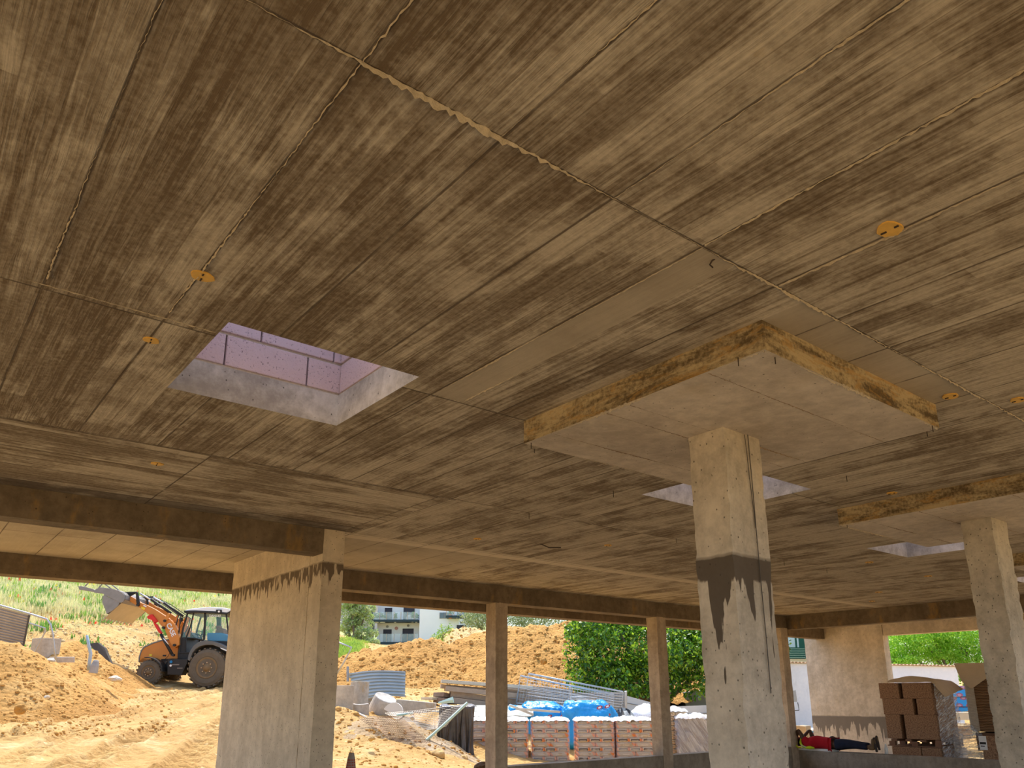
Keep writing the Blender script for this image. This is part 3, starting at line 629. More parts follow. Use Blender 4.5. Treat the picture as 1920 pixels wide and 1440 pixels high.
heap('soil_heap','big orange spoil heap behind the timber stack and the glossy tree',[(845,1212,34.5),(875,1195,34.5),(900,1182,35),(940,1174,35),(975,1173,35),(1000,1174,35),(1030,1173,35.2),(1050,1168,35.5),(1066,1162,36),(1085,1160,36.5),(1120,1168,37),(1180,1185,37.5)],0.64,HEAPM,0.11,0.12,0.5,4)
heap('soil_heap','pale yellow soil heap at the top, left of the slim post',[(826,1196,38),(840,1186,38),(858,1175,38.2),(880,1173,38.5),(905,1176,38.5),(925,1180,38.5)],0.7,HEAPM2,0.12,0.12,0.5,5)
heap('rubble_heap','low rubble heap under the wire netting in front of the concrete pieces',[(668,1348,17.6),(700,1338,17.9),(728,1340,18),(752,1346,18),(776,1362,17.9),(792,1380,17.7)],0.55,sand('rubble_soil',(0.40,0.27,0.14),(0.62,0.45,0.26),(0.72,0.60,0.45)),0.06,0.09,0.2,6,None,'rubble heap')

# rocks
ROCK=plain('pale_rock',(0.62,0.43,0.20),0.95,0,0.35,8,True,0.2,0.7)
ROCK2=plain('grey_rock',(0.70,0.62,0.50),0.95,0,0.3,8,True,0.2,0.7)
def rock(px,py,D,w,label,mat=ROCK,flat=0.6,seed=0):
    c=at(px,py,D); bm=bmesh.new(); bmesh.ops.create_icosphere(bm,subdivisions=3,radius=0.5)
    for v in bm.verts:
        p=v.co.copy(); n=mnoise.noise(p*2.2+Vector((seed*3.1,0,0)))*0.35+mnoise.noise(p*6+Vector((seed,5,0)))*0.12
        v.co=Vector((p.x*w,p.y*w*.8,p.z*w*flat))*(1+n)
    me=bpy.data.meshes.new('rock'); bm.to_mesh(me); bm.free(); me.materials.append(mat)
    o=bpy.data.objects.new('rock',me); COL.objects.link(o); o.location=c; o.rotation_euler=(0,0,seed); tag(o,label,'rock')
rock(216,1273,22.6,.42,'pale angular rock on the slope right of the blue-topped pole',ROCK2,.45,1)
rock(93,1240,21.0,.33,'pale rock on top of the left soil heap',ROCK2,.5,2)
rock(88,1307,18.0,.13,'small white stone low on the left soil heap',ROCK2,.6,3)
rock(697,1384,15.6,.17,'rounded stone lying on the sand left of the netting heap',ROCK,.7,4)
rock(822,1415,16.5,.30,'clump of earth at the foot of the dark tarpaulin',ROCK,.75,5)
rock(870,1423,17.2,.20,'round clod right against the dark tarpaulin hem',ROCK,.85,6)
rock(773,1346,17.5,.12,'white stone on the netting-covered rubble',ROCK2,.9,7)
rock(738,1229,32.2,.36,'pale slab-like stone on the big heap below the apartment',ROCK2,.4,8)
rock(992,1181,34.8,.42,'pale boulder on the crest of the big heap',ROCK,.6,9)
rock(40,1330,17.0,.26,'dark-edged clod halfway down the left soil heap',HEAPM,.8,10)
rock(1020,1240,30.5,.30,'clod in the middle of the big heap above the mesh fence',HEAPM,.8,11)
rock(905,1439,12.2,.30,'dark clod against the foot of the slim post',plain('dark_earth',(0.10,0.06,0.03),0.95,0,0.3,9),.5,12)

# loose clods: nobody could count them
def scatter_clods(name,label,n,fn,mat,smin,smax,seed):
    rr=np.random.RandomState(seed); base=[]; bm=bmesh.new(); bmesh.ops.create_icosphere(bm,subdivisions=1,radius=1); V=np.array([v.co[:] for v in bm.verts]); Fc=np.array([[v.index for v in f.verts] for f in bm.faces]); bm.free()
    pts=fn(n,rr); n=len(pts); s=smin*(smax/smin)**(rr.rand(n)**2.2); co=V[None]*(1+0.35*(rr.rand(n,len(V),1)-.5))*s[:,None,None]*np.array([1,1,.7])+pts[:,None,:]
    tri=(Fc[None]+(np.arange(n)*len(V))[:,None,None]).reshape(-1,3); co=co.reshape(-1,3)
    me=bpy.data.meshes.new(name); me.vertices.add(len(co)); me.vertices.foreach_set('co',co.astype(np.float32).reshape(-1)); me.loops.add(len(tri)*3); me.loops.foreach_set('vertex_index',tri.astype(np.int32).reshape(-1))
    me.polygons.add(len(tri)); me.polygons.foreach_set('loop_start',np.arange(0,len(tri)*3,3,dtype=np.int32)); me.polygons.foreach_set('loop_total',np.full(len(tri),3,dtype=np.int32)); me.update(calc_edges=True); me.materials.append(mat)
    o=bpy.data.objects.new(name,me); COL.objects.link(o); tag(o,label,'clods',kind='stuff')
from mathutils.bvhtree import BVHTree
bpy.context.view_layer.update()
_trees=[]
for o in [q for q in bpy.data.objects if q.name.startswith(('ground','soil_heap','rubble_heap'))]:
    me=o.data; vs=np.empty(len(me.vertices)*3,np.float32); me.vertices.foreach_get('co',vs); ps=np.empty(len(me.polygons)*4,np.int32); me.polygons.foreach_get('vertices',ps)
    _trees.append((o,BVHTree.FromPolygons(vs.reshape(-1,3).tolist(),ps.reshape(-1,4).tolist())))
def surf(x,y,only=None):
    best=None
    for o,t in _trees:
        if only and not o.name.startswith(only): continue
        h=t.ray_cast(Vector((x,y,60)),Vector((0,0,-1)))
        if h[0] is not None and (best is None or h[0].z>best): best=h[0].z
    return -0.1 if best is None else best
def cast(px,py):
    """first terrain point seen along this photo direction"""
    d=Vector(tuple(ray(px,py))); best=None
    for o,t in _trees:
        h=t.ray_cast(Vector((0,0,CAMZ)),d)
        if h[0] is not None and (best is None or h[3]<best[1]): best=(h[0],h[3],o)
    return best
def sc_area(px0,px1,py0,py1,ground_only=False):
    def fn(n,rr):
        out=[]
        for k in range(n):
            h=cast(px0+(px1-px0)*rr.rand(),py0+(py1-py0)*rr.rand())
            if h and h[1]>9 and not (ground_only and h[2].name.startswith('soil')): out.append(h[0][:])
        return np.array(out)
    return fn
CL=plain('soil_clod',(0.62,0.345,0.105),0.95,0,0.4,12,False,0.2,0.5); CLP=plain('pale_clod',(0.74,0.56,0.30),0.95,0,0.3,12,False,0.2,0.5)
scatter_clods('soil_clods','loose clods strewn over the left heaps and road edge',1500,sc_area(-20,330,1195,1380),CL,.012,.065,1)
scatter_clods('soil_clods','loose clods strewn over the big spoil heaps',2400,sc_area(630,1110,1165,1340),CL,.02,.10,2)
scatter_clods('soil_clods','loose clods on the sand below the netting',900,sc_area(625,900,1320,1440),CL,.008,.06,3)
scatter_clods('soil_clods','dry pale clods across the cut bank on the hillside',1700,sc_area(30,440,1130,1260,True),CLP,.02,.11,4)

# ------------------------------------------------------------------ hillside vegetation (uncountable)
def tufts(name,label,n,region,mat,h0,h1,w,seed,blades=6,spread=.12,flt=None,kind='stuff'):
    rr=np.random.RandomState(seed); co=[]
    for k in range(n):
        px=region[0]+(region[1]-region[0])*rr.rand(); py=region[2]+(region[3]-region[2])*rr.rand()
        if flt and not flt(px,py,rr): continue
        h=cast(px,py)
        if not h or h[1]<15: continue
        if h[2].name.startswith('soil') : continue
        p=np.array(h[0][:])
        for b in range(blades):
            a=rr.rand()*2*PI; H=h0+(h1-h0)*rr.rand(); q=p+np.array([rr.randn()*spread,rr.randn()*spread,-.03]); l=np.array([math.cos(a),math.sin(a),0]); s=np.array([-l[1],l[0],0])*w
            tip=q+np.array([0,0,H])+l*H*.45*rr.rand(); mid=q+np.array([0,0,H*.5])+l*H*.1
            co+= [q-s,q+s,mid+s*.8,mid-s*.8, mid-s*.8,mid+s*.8,tip+s*.1,tip-s*.1]
    o=quads_mesh(name,np.array(co),mat); tag(o,label,'grass',kind=kind); return o
GR1=leafmat('fresh_grass',(0.22,0.38,0.05),(0.45,0.62,0.12)); GR2=leafmat('dry_grass',(0.62,0.56,0.30),(0.86,0.78,0.50),0.7); GR3=leafmat('deep_weed',(0.10,0.24,0.05),(0.22,0.42,0.09))
def band(px,py,rr): 
    lim = 1150+ (18 if px>260 else 0)+ (rr.randn()*18)
    return py<lim and vn_(px,py)>0.35+rr.rand()*.3
def vn_(px,py): return float(vnoise(np.array([px/38.]),np.array([py/17.]),3)[0])
tufts('hillside_grass','fresh green grass clumps on the hillside at left',3000,(-10,445,1066,1235),GR1,.08,.3,.02,11,8,.16,band)
tufts('hillside_grass','dry straw-coloured grass on the hillside at left',5200,(-10,445,1066,1215),GR2,.08,.32,.014,12,8,.2,lambda x,y,r: y<1158+(25 if x<60 or x>300 else 0)+r.randn()*14)
tufts('hillside_grass','dark leafy weeds dotted over the hillside',330,(-10,445,1072,1230),GR3,.10,.32,.05,13,14,.22,lambda x,y,r: vn_(x*1.7,y*1.3)>.62)
tufts('hillside_grass','green grass bank left of the big spoil heap',1500,(628,690,1195,1262),GR1,.06,.22,.02,14,7,.12)
POP=leafmat('poppy_red',(0.85,0.03,0.02),(0.95,0.08,0.04)); YF=leafmat('yellow_flower',(0.85,0.62,0.05),(0.95,0.8,0.1))
tufts('poppies','red poppies in the hillside grass',46,(0,445,1085,1180),POP,.10,.16,.06,15,3,.25); bpy.data.objects['poppies']['category']='flowers'
tufts('wild_flowers','yellow wild flowers in the hillside grass',60,(0,445,1080,1150),YF,.10,.16,.06,16,3,.3); bpy.data.objects['wild_flowers']['category']='flowers'

# ------------------------------------------------------------------ trees
BARK=plain('bark',(0.22,0.17,0.12),0.95,0,0.4,9,True,0.2,0.6)
def foliage(name,blobs,n,size,mats,parent,loc,seed,droop=0.3,asp=0.45,shell=0.55):
    rr=np.random.RandomState(seed); C=np.array([b[:3] for b in blobs]); Rr=np.array([b[3:6] for b in blobs]); vol=Rr.prod(1)**.67; pr=vol/vol.sum()
    k=rr.choice(len(blobs),n,p=pr); d=rr.randn(n,3); d/=np.linalg.norm(d,axis=1)[:,None]; rad=shell+(1-shell)*rr.rand(n)**.6
    # lumpy surface
    lump=1+0.34*fbm(d[:,0]*2.3+k*5,d[:,1]*2.3+d[:,2]*2,3,seed)
    p=C[k]+Rr[k]*d*(rad*lump)[:,None]
    t=d*.5+rr.randn(n,3)*.6; t[:,2]-=droop; t/=np.linalg.norm(t,axis=1)[:,None]
    s=np.cross(t,rr.randn(n,3)); s/=np.linalg.norm(s,axis=1)[:,None]; L=size*(.6+.8*rr.rand(n))[:,None]
    a=p-t*L*.5; b=p+s*L*asp*.5; c=p+t*L*.5; e=p-s*L*asp*.5
    co=np.stack([a,b,c,e],1).reshape(-1,3)-np.array(loc)
    o=quads_mesh(name,co,mats[0],parent)
    if len(mats)>1:
        for mm in mats[1:]: o.data.materials.append(mm)
        o.data.polygons.foreach_set('material_index',rr.choice(len(mats),n).astype(np.int32))
    return o
def subblobs(bs,k,seed,f=.42):
    rr=np.random.RandomState(seed); out=[]
    for b in bs:
        out.append((b[0],b[1],b[2],b[3]*.72,b[4]*.72,b[5]*.72))
        for q in range(k):
            d=rr.randn(3); d/=np.linalg.norm(d); g_=f*(.6+.7*rr.rand()); out.append((b[0]+d[0]*b[3]*.8,b[1]+d[1]*b[4]*.8,b[2]+d[2]*b[5]*.8,b[3]*g_,b[4]*g_,b[5]*g_*.8))
    return out
def branches(base,ends,r,parent,loc,name='trunk'):
    m=MB(); base=np.array(base)
    for e in ends:
        e=np.array(e); mid=base*.45+e*.55+np.array([random.uniform(-.3,.3),random.uniform(-.3,.3),-.1])*np.linalg.norm(e-base)*.2
        m.tube([base,base*.7+mid*.3+np.array([0,0,.1]),mid,e],[r,r*.8,r*.5,r*.15],7)
    return m.build(name,BARK,parent,loc,smooth=True)
def tree(label,base,blobs,n,size,mats,tr=.12,droop=.3,asp=.45,cat='tree',shell=.55,seed=0,group=None,name='tree',sub=0):
    root=empty(name,base); tag(root,label,cat,group)
    foliage('foliage',subblobs(blobs,sub,seed) if sub else blobs,n,size,mats,root,base,seed,droop,asp,shell)
    branches(base,[(b[0],b[1],b[2]+b[5]*.4) for b in blobs],tr,root,base)
    return root
def blob(px,py,D,rw,rh,rd=None): p=at(px,py,D); return (p[0],p[1],p[2],rw,rd or rw,rh)
LF0=leafmat('dark_leaf',(0.02,0.07,0.01),(0.05,0.15,0.015),0.3,0.1); LF1=leafmat('glossy_leaf',(0.045,0.15,0.012),(0.15,0.36,0.03),0.2,0.25); LF2=leafmat('bright_leaf',(0.20,0.40,0.02),(0.46,0.66,0.06),0.25,0.4); 
OL1=leafmat('olive_leaf',(0.24,0.32,0.15),(0.50,0.58,0.34),0.5,0.25); GRT=leafmat('light_green_leaf',(0.26,0.42,0.12),(0.50,0.66,0.26),0.5,0.35); OL2=leafmat('olive_leaf_dark',(0.12,0.20,0.08),(0.30,0.40,0.18),0.5,0.2)
AC1=leafmat('feathery_leaf',(0.12,0.34,0.02),(0.30,0.58,0.04),0.5,0.4); AC2=leafmat('feathery_leaf_light',(0.26,0.50,0.04),(0.50,0.74,0.12),0.5,0.4)
bs=[blob(1088,1190,30,.75,.7),blob(1085,1240,29.6,.8,.8),blob(1120,1205,29.5,1.2,1.1),blob(1115,1265,29,1.1,.9),blob(1165,1215,29,1.5,1.4),blob(1170,1275,28.7,1.4,.9),blob(1215,1200,29.3,1.6,1.5),blob(1225,1270,28.6,1.4,1.0),blob(1270,1230,29,1.6,1.4),blob(1310,1210,29.5,1.5,1.3),blob(1315,1270,29,1.1,.8),blob(1370,1230,29.5,1.8,1.6),blob(1160,1150,31,2.0,1.4),blob(1260,1140,31,2.2,1.6),blob(1350,1150,31,2.2,1.7)]
b0=at(1215,1345,30.5); 
tree('large dark glossy-leaved tree behind the fences and white hoarding',b0,bs,42000,.145,[LF0,LF1,LF2],.16,.25,.5,'tree',.6,3,None,'tree',9)
bs=[blob(655,1150,58,1.6,1.3),blob(675,1140,58,1.3,1.2),blob(650,1175,58,1.2,1.0),blob(684,1160,58,1.0,1.2),blob(680,1190,57,1.3,.9),blob(662,1120,58,1.6,1.2),blob(690,1208,56,1.0,.6)]
tree('tree with a forked trunk at left of the white apartment block',at(668,1232,57),[(b[0],b[1],b[2],b[3]*.72,b[4]*.72,b[5]*.78) for b in bs],7000,.20,[OL1,GRT,OL1],.16,.2,.5,'tree',.5,5,None,'tree',6)
bs=[blob(895,1150,47,1.2,.9),blob(905,1160,46,1.2,.9),blob(888,1165,46,.8,.6),blob(915,1135,47,1.3,1)]
tree('pale olive bush beside the slim post, behind the yellow heap',at(902,1190,46.5),bs,4500,.16,[OL1,OL2],.08,.1,.3,'bush',.3,6,None,'olive_bush')
bs=[blob(955,1150,48,1.4,1.1),blob(985,1152,48,1.5,1.1),blob(1020,1152,48,1.5,1.1),blob(1050,1155,48,1.3,1.0),blob(975,1165,47,1.0,.8),blob(1000,1166,47,1.2,.7)]
tree('grey-green olive hedge on top of the big spoil heap',at(1000,1195,48),bs,9000,.15,[OL1,OL2,OL2],.08,.1,.25,'hedge',.3,7,None,'olive_hedge')
bs=[blob(1668,1235,40,1.2,.8),blob(1690,1215,40,1.7,1.2),blob(1725,1205,40,1.8,1.2),blob(1760,1215,40,1.8,1.2),blob(1800,1210,40,1.8,1.3),blob(1845,1215,40,1.6,1.3),blob(1735,1175,41,2.4,1.3),blob(1810,1175,41,2.4,1.3),blob(1672,1246,39,.9,.4),blob(1720,1240,39.5,1.4,.6),blob(1780,1240,39.5,1.5,.6),blob(1812,1270,38,.6,.5)]
tree('bright green feathery tree above the white garden wall',at(1812,1330,38),bs,44000,.12,[AC1,AC1,AC2],.13,.5,.42,'tree',.5,8,None,'tree',8)
bs=[(*(at(830,1188,36.5)),.25,.25,.5),(*(at(820,1196,36.5)),.35,.35,.25),(*(at(842,1180,36.5)),.2,.2,.3)]
tree('spindly green weed on the heap crest in front of the apartment wall',at(830,1200,36.4),bs,500,.12,[GR1,GR3],.02,.0,.3,'weed',.1,9,None,'weed')
# ================================================================== BACKHOE LOADER
ORG=plain('orange_paint',(0.66,0.235,0.035),0.45,0,0.15,3,True,0.4); BLKP=plain('black_metal',(0.035,0.033,0.03),0.5,0.2,0.3,6); GRYM=plain('worn_bucket_steel',(0.30,0.27,0.24),0.55,0.5,0.35,4,True,0.4,0.2)
CHR=plain('chrome_rod',(0.75,0.75,0.76),0.2,0.9,0.05,4); REDP=plain('red_paint',(0.72,0.03,0.02),0.4,0,0.1,4); RUB=plain('dusty_tyre',(0.16,0.125,0.085),0.95,0,0.35,5,True,0.2,0.3); RIM=plain('muddy_rim',(0.24,0.155,0.075),0.8,0.1,0.4,7)
CREAM=plain('cream_roof',(0.92,0.91,0.87),0.5,0,0.08,3); SEAT=plain('brown_seat',(0.22,0.07,0.04),0.8,0,0.2,5); BLUEC=plain('blue_cover',(0.02,0.20,0.42),0.6,0,0.2,5); GLS=clear('cab_glass',(0.45,0.85,0.78),0.10,0.03); WHT=plain('white_paint',(0.85,0.85,0.83),0.5,0,0.05,3); YELP=plain('yellow_sticker',(0.9,0.65,0.05),0.5,0,0.05,3)
LAMPW=plain('work_lamp_glass',(0.9,0.85,0.8),0.2,0,0.05,3); BCNM=plain('orange_beacon',(0.9,0.18,0.04),0.3,0,0.05,3)
Hb=float(at(385,1285,28.7)@HD)                       # distance of the near side of the machine along the heading
_g0=atH(387,1286,Hb); BO=np.array([_g0[0],_g0[1],_g0[2]])
bh=empty('backhoe_loader',BO,RZ); tag(bh,'orange backhoe loader with raised clamshell front bucket on the dirt road','backhoe loader')
def K(X,Y,d=0.0):                                     # close-up pixel -> local (along, away, up)
    p=atH(140+X/6.194,1080+Y/6.194,Hb+d)-BO; return (float(p@RT),float(p@HD),float(p[2]))
def KU(X,Y,d=0.0): a=K(X,Y,d); return (a[0],a[2])
def kprism(mb,pts,d0,d1,dref=None):
    pl=[KU(x,y,dref if dref is not None else d0) for x,y in pts]; return mb.prism(pl,d0,d1,(0,0,0),(1,0,0),(0,0,1),(0,1,0))
def kpart(name,pts,d0,d1,mat,parent=None,bevel=0.012,dref=None):
    m=MB(); kprism(m,pts,d0,d1,dref); return m.build(name,mat,parent or bh,bevel=bevel)
def ktube(name,pts,r,mat,d,parent=None,n=8):
    m=MB(); m.tube([K(x,y,d) for x,y in pts],r,n); 
    for q in range(0): pass
    return m.build(name,mat,parent or bh,smooth=True)
def wheel(cx,cz,R,w,y0,label_hub,steer=0.0):
    m=MB(); n=40
    prof=[(R*.52,0.03),(R*.60,0.0),(R*.80,-.005),(R*.95,.03),(R,.10*w/.4),(R,w-.10*w/.4),(R*.95,w-.03),(R*.8,w),(R*.52,w-.03)]
    m.lathe([(r,h) for r,h in prof],(cx,y0,cz),(0,1,0),n)
    L=22
    for k in range(L):                               # chevron lugs
        for sd in (0,1):
            a=2*PI*(k+.5*sd)/L; yA,yB=(y0+.02,y0+w*.52) if sd==0 else (y0+w-.02,y0+w*.48)
            b=a+.16
            P=[]
            for (an,yy) in ((a,yA),(a+.09,yA),(b+.09,yB),(b,yB)):
                for rr_ in (R-.02,R+.028): P.append((cx+math.cos(an)*rr_,yy,cz+math.sin(an)*rr_))
            m.add(P,[(0,2,4,6),(1,7,5,3),(0,1,3,2),(2,3,5,4),(4,5,7,6),(6,7,1,0)])
    t=m.build('wheel',RUB,bh,smooth=False)
    r=MB(); r.lathe([(0.02,-.03),(R*.14,-.03),(R*.16,.0),(R*.22,.03),(R*.40,.05),(R*.50,.02),(R*.56,.0),(R*.56,.05),(R*.1,.12)],(cx,y0,cz),(0,1,0),28); rim=r.build('rim',RIM,t,smooth=True)
    bl=MB()
    for k in range(8):
        a=2*PI*k/8; bl.lathe([(0.022,-.012),(0.022,.05)],(cx+math.cos(a)*R*.27,y0,cz+math.sin(a)*R*.27),(0,1,0),8)
    bl.build('wheel_bolts',plain('pale_bolt',(0.55,0.38,0.22),0.6,0.3),t)
    return t
cR=KU(1530,1065); cF=KU(845,1118)
for d in (0.0,1.75): wheel(cR[0],cR[1],0.70,.44,d,'')
for d in (0.06,1.72): wheel(cF[0],cF[1],0.455,.32,d,'')
# chassis, axle, tanks
kpart('chassis',[(1000,960),(1000,1090),(1100,1120),(1330,1120),(1700,1060),(2150,1050),(2150,960),(1800,930)],.55,1.65,BLKP)
kpart('front_axle',[(780,1080),(780,1150),(920,1150),(920,1080)],.35,1.8,BLKP)
kpart('side_tank',[(1080,965),(1075,1145),(1240,1150),(1310,1000),(1310,965)],.12,.55,BLKP)
m=MB(); 
for X,Y,w,h in ((1140,1030,60,8),(1190,1070,45,6)): a=KU(X,Y,.1); m.cbox((a[0]+.1,.11,a[1]),(w*.0045,.02,h*.005))
m.build('step_plate',plain('worn_step',(0.25,0.21,0.17),0.6,0.3),bh)
for X,Y,mt in ((1113,1040,LAMPW),(1055,1003,BLKP)): a=K(X,Y,.08); m=MB(); m.lathe([(0.001,-.02),(.04,-.02),(.04,.05)],(a[0],.1,a[2]),(0,1,0),12); m.build('side_lamp',mt,bh)
a=K(1118,997,.09); m=MB(); m.lathe([(0.001,-.01),(.05,-.01),(.05,.05)],(a[0],.1,a[2]),(0,1,0),14); m.build('filler_cap',BLUEC,bh)
# hood
kpart('hood',[(745,1000),(752,940),(775,870),(808,828),(900,785),(1000,755),(1110,738),(1200,770),(1200,975),(1075,1000),(1045,1060),(1030,1060),(990,1000),(930,955),(850,950),(790,960)],.55,1.62,ORG,bevel=.03)
kpart('hood_trim',[(738,1000),(742,940),(765,865),(800,818),(900,772),(1000,742),(1110,728),(1110,742),(1000,758),(900,790),(808,832),(778,872),(754,942),(748,1000)],.53,1.64,plain('grey_trim',(0.22,0.22,0.20),0.5))
kpart('hood_badge',[(866,908),(866,930),(896,930),(896,908)],.535,.55,YELP,bevel=0)
kpart('air_outlet',[(1022,915),(1022,932),(1060,932),(1060,915)],.535,.55,BLKP,bevel=0)
ktube('hood_groove',[(1110,880),(1085,930),(1050,965),(1010,975)],.008,BLKP,.545)
# front fender
m=MB(); pts=[(805,940),(850,938),(900,948),(945,972),(985,1010),(1012,1060),(1020,1110)]; inn=[(1004,1110),(998,1065),(972,1020),(935,985),(895,962),(850,950),(808,948)]
kprism(m,pts+inn,.02,.42); m.build('front_fender',BLKP,bh,bevel=.006)
ktube('fender_bracket',[(900,950),(880,990)],.012,BLKP,.2)
# rear fender
m=MB(); kprism(m,[(1310,975),(1320,915),(1345,860),(1385,805),(1440,765),(1510,748),(1600,755),(1690,785),(1780,840),(1850,900),(1850,925),(1760,880),(1680,830),(1600,800),(1520,800),(1455,815),(1400,850),(1365,895),(1345,950),(1335,990)],.0,.62); m.build('rear_fender',plain('grey_fender',(0.14,0.135,0.12),0.5,0,0.2,4),bh,bevel=.015)
kpart('fender_lamp',[(1690,830),(1695,845),(1790,885),(1790,868)],-.01,.05,CREAM)
# cab
cab=kpart('cab_base',[(1195,905),(1225,710),(1290,700),(1300,880),(1330,885),(1480,745),(1790,760),(1850,905),(1330,975),(1195,960)],.42,1.72,BLKP)
kpart('cab_floor',[(1225,880),(1225,900),(1480,900),(1480,880)],.40,1.75,BLKP)
def pillar(pts,mat=BLKP,name='cab_pillar',r=.035):
    for d in (.42,1.74): 
        m=MB(); m.tube([K(x,y,d if d<1 else .42)[:1]+(d,)+K(x,y,.42)[2:] for x,y in pts],r,6); m.build(name,mat,bh)
pillar([(1315,425),(1262,600),(1222,800),(1222,900)]); pillar([(1385,425),(1340,600),(1295,720),(1290,880)],r=.028); pillar([(1515,430),(1512,600),(1502,740)],r=.04); pillar([(1760,430),(1778,600),(1800,760),(1805,830)],r=.032)
pillar([(1300,720),(1400,722),(1500,745)],r=.018)
kpart('cab_roof',[(1270,405),(1300,392),(1370,375),(1560,360),(1720,366),(1820,384),(1822,405),(1760,428),(1640,424),(1400,410),(1290,430),(1272,425)],.30,1.86,CREAM,bevel=.03)
kpart('roof_edge',[(1265,405),(1275,400),(1400,398),(1640,410),(1770,425),(1815,400),(1815,412),(1765,445),(1600,432),(1400,424),(1300,436),(1272,428)],.28,1.88,BLKP)
kpart('roof_lamp_box',[(1640,390),(1640,428),(1705,430),(1705,390)],.25,.32,BLKP); a=K(1676,412,.24); m=MB(); m.lathe([(0.001,-.01),(.04,-.01),(.04,.03)],(a[0],.24,a[2]),(0,1,0),12); m.build('roof_lamp',LAMPW,bh)
a=K(1542,352,.9); m=MB(); m.lathe([(.06,-.03),(.055,.05),(.03,.08),(.001,.085)],(a[0],.9,K(1542,362,.3)[2]),(0,0,1),12); m.build('beacon',BCNM,bh)
GP2=[[(1318,435),(1380,435),(1290,715),(1225,715)],[(1392,435),(1508,437),(1500,740),(1300,718)],[(1528,440),(1755,440),(1788,760),(1500,748)]]
for pl in GP2:
    kpart('cab_window',pl,.415,.421,GLS,bevel=0); kpart('cab_window',pl,1.745,1.751,GLS,bevel=0,dref=.42)
text_mesh('window_lettering','DANGER',.115,WHT,bh,K(1632,463,.40)[:1]+(.405,)+K(1632,463,.40)[2:],(PI/2,0,0),.002)
kpart('seat',[(1595,740),(1580,640),(1600,600),(1660,590),(1680,620),(1685,740)],.85,1.35,SEAT,bevel=.04,dref=.42)
kpart('seat_headrest',[(1578,560),(1578,600),(1625,600),(1625,560)],.95,1.25,SEAT,bevel=.03,dref=.42)
kpart('seat_mast',[(1590,460),(1590,570),(1625,570),(1625,460)],1.05,1.15,BLKP,dref=.42)
kpart('blue_cover',[(1515,655),(1515,740),(1600,750),(1780,755),(1770,690),(1680,655)],.6,1.5,BLUEC,bevel=.03,dref=.42)
m=MB(); ww=[KU(1385+36*math.cos(t),665+40*math.sin(t),.42) for t in [2*PI*k/16 for k in range(17)]]; m.tube([(u,1.0+.06*math.sin(i),v) for i,(u,v) in enumerate(ww)],.016,6); m.build('steering_wheel',BLKP,bh)
ktube('steering_column',[(1400,670),(1460,690),(1480,745)],.03,BLKP,1.0)
kpart('dash',[(1300,640),(1290,720),(1350,720),(1345,700)],.8,1.4,BLKP,dref=.42)
ktube('mirror_arm',[(1290,470),(1250,490),(1235,530),(1215,590),(1198,690)],.012,BLKP,.3); kpart('mirror',[(1212,480),(1212,525),(1240,525),(1240,478)],.2,.35,BLKP)
kpart('exhaust',[(1180,640),(1180,740),(1210,740),(1210,640)],.9,1.0,BLKP,dref=.42)
# loader arms, both sides
def both(name,pts,mat,d=(.30,.50),d2=(1.62,1.82),bevel=.012):
    for a,b in (d,d2): kpart(name,pts,a,b,mat,bevel=bevel,dref=.30)
both('loader_arm',[(598,212),(640,232),(700,262),(760,305),(830,335),(930,385),(1060,470),(1100,500),(1075,545),(1030,585),(1000,572),(960,520),(850,442),(800,400),(735,352),(650,300),(600,262)],ORG)
both('loader_arm_lower',[(1045,545),(1070,520),(1110,505),(1160,560),(1190,620),(1215,720),(1215,800),(1160,835),(1120,800),(1055,640),(1040,590)],ORG,(.28,.48),(1.64,1.84))
both('arm_bracket',[(1055,480),(1095,430),(1118,440),(1075,530),(1050,600),(1028,608),(1018,580)],ORG,(.24,.30),(1.82,1.88)); both('arm_bracket',[(1125,500),(1165,440),(1185,450),(1150,530),(1130,540)],ORG,(.50,.56),(1.56,1.62))
text_mesh('arm_lettering','CASE',.235,WHT,bh,(K(1118,625,.27)[0],.272,K(1118,625,.27)[2]),(PI/2,math.radians(60),0),.003)
kpart('arm_sticker',[(775,352),(770,375),(808,396),(820,372)],.29,.30,YELP,bevel=0); kpart('arm_sticker',[(800,335),(796,348),(830,362),(835,350)],.29,.30,WHT,bevel=0)
# lift rams: red strut guard, chrome, black body
both('strut_guard',[(850,480),(865,462),(910,445),(970,522),(955,540),(940,548),(925,540),(895,500),(865,502)],REDP,(.20,.34),(1.78,1.92),.01)
both('strut_guard',[(925,540),(965,560),(1022,660),(1010,675),(985,655),(940,580)],REDP,(.20,.32),(1.80,1.92),.01)
for d in (.26,1.86):
    for nm,pts,r,mt in (('lift_ram',[(1005,675),(1140,915)],.055,BLKP),('ram_rod',[(1040,720),(1105,800)],.022,CHR)):
        m=MB(); m.tube([(K(x,y,.3)[0],d-(.06 if nm=='ram_rod' else 0),K(x,y,.3)[2]) for x,y in pts],r,10); m.build(nm,mt,bh,smooth=True)
for X,Y in ((1155,803),(1140,918),(1045,520),(730,335),(1030,600)):
    a=K(X,Y,.2); m=MB(); m.lathe([(.001,-.02),(.05,-.02),(.05,.1)],(a[0],.2,a[2]),(0,1,0),12); m.build('pivot_pin',BLKP,bh)
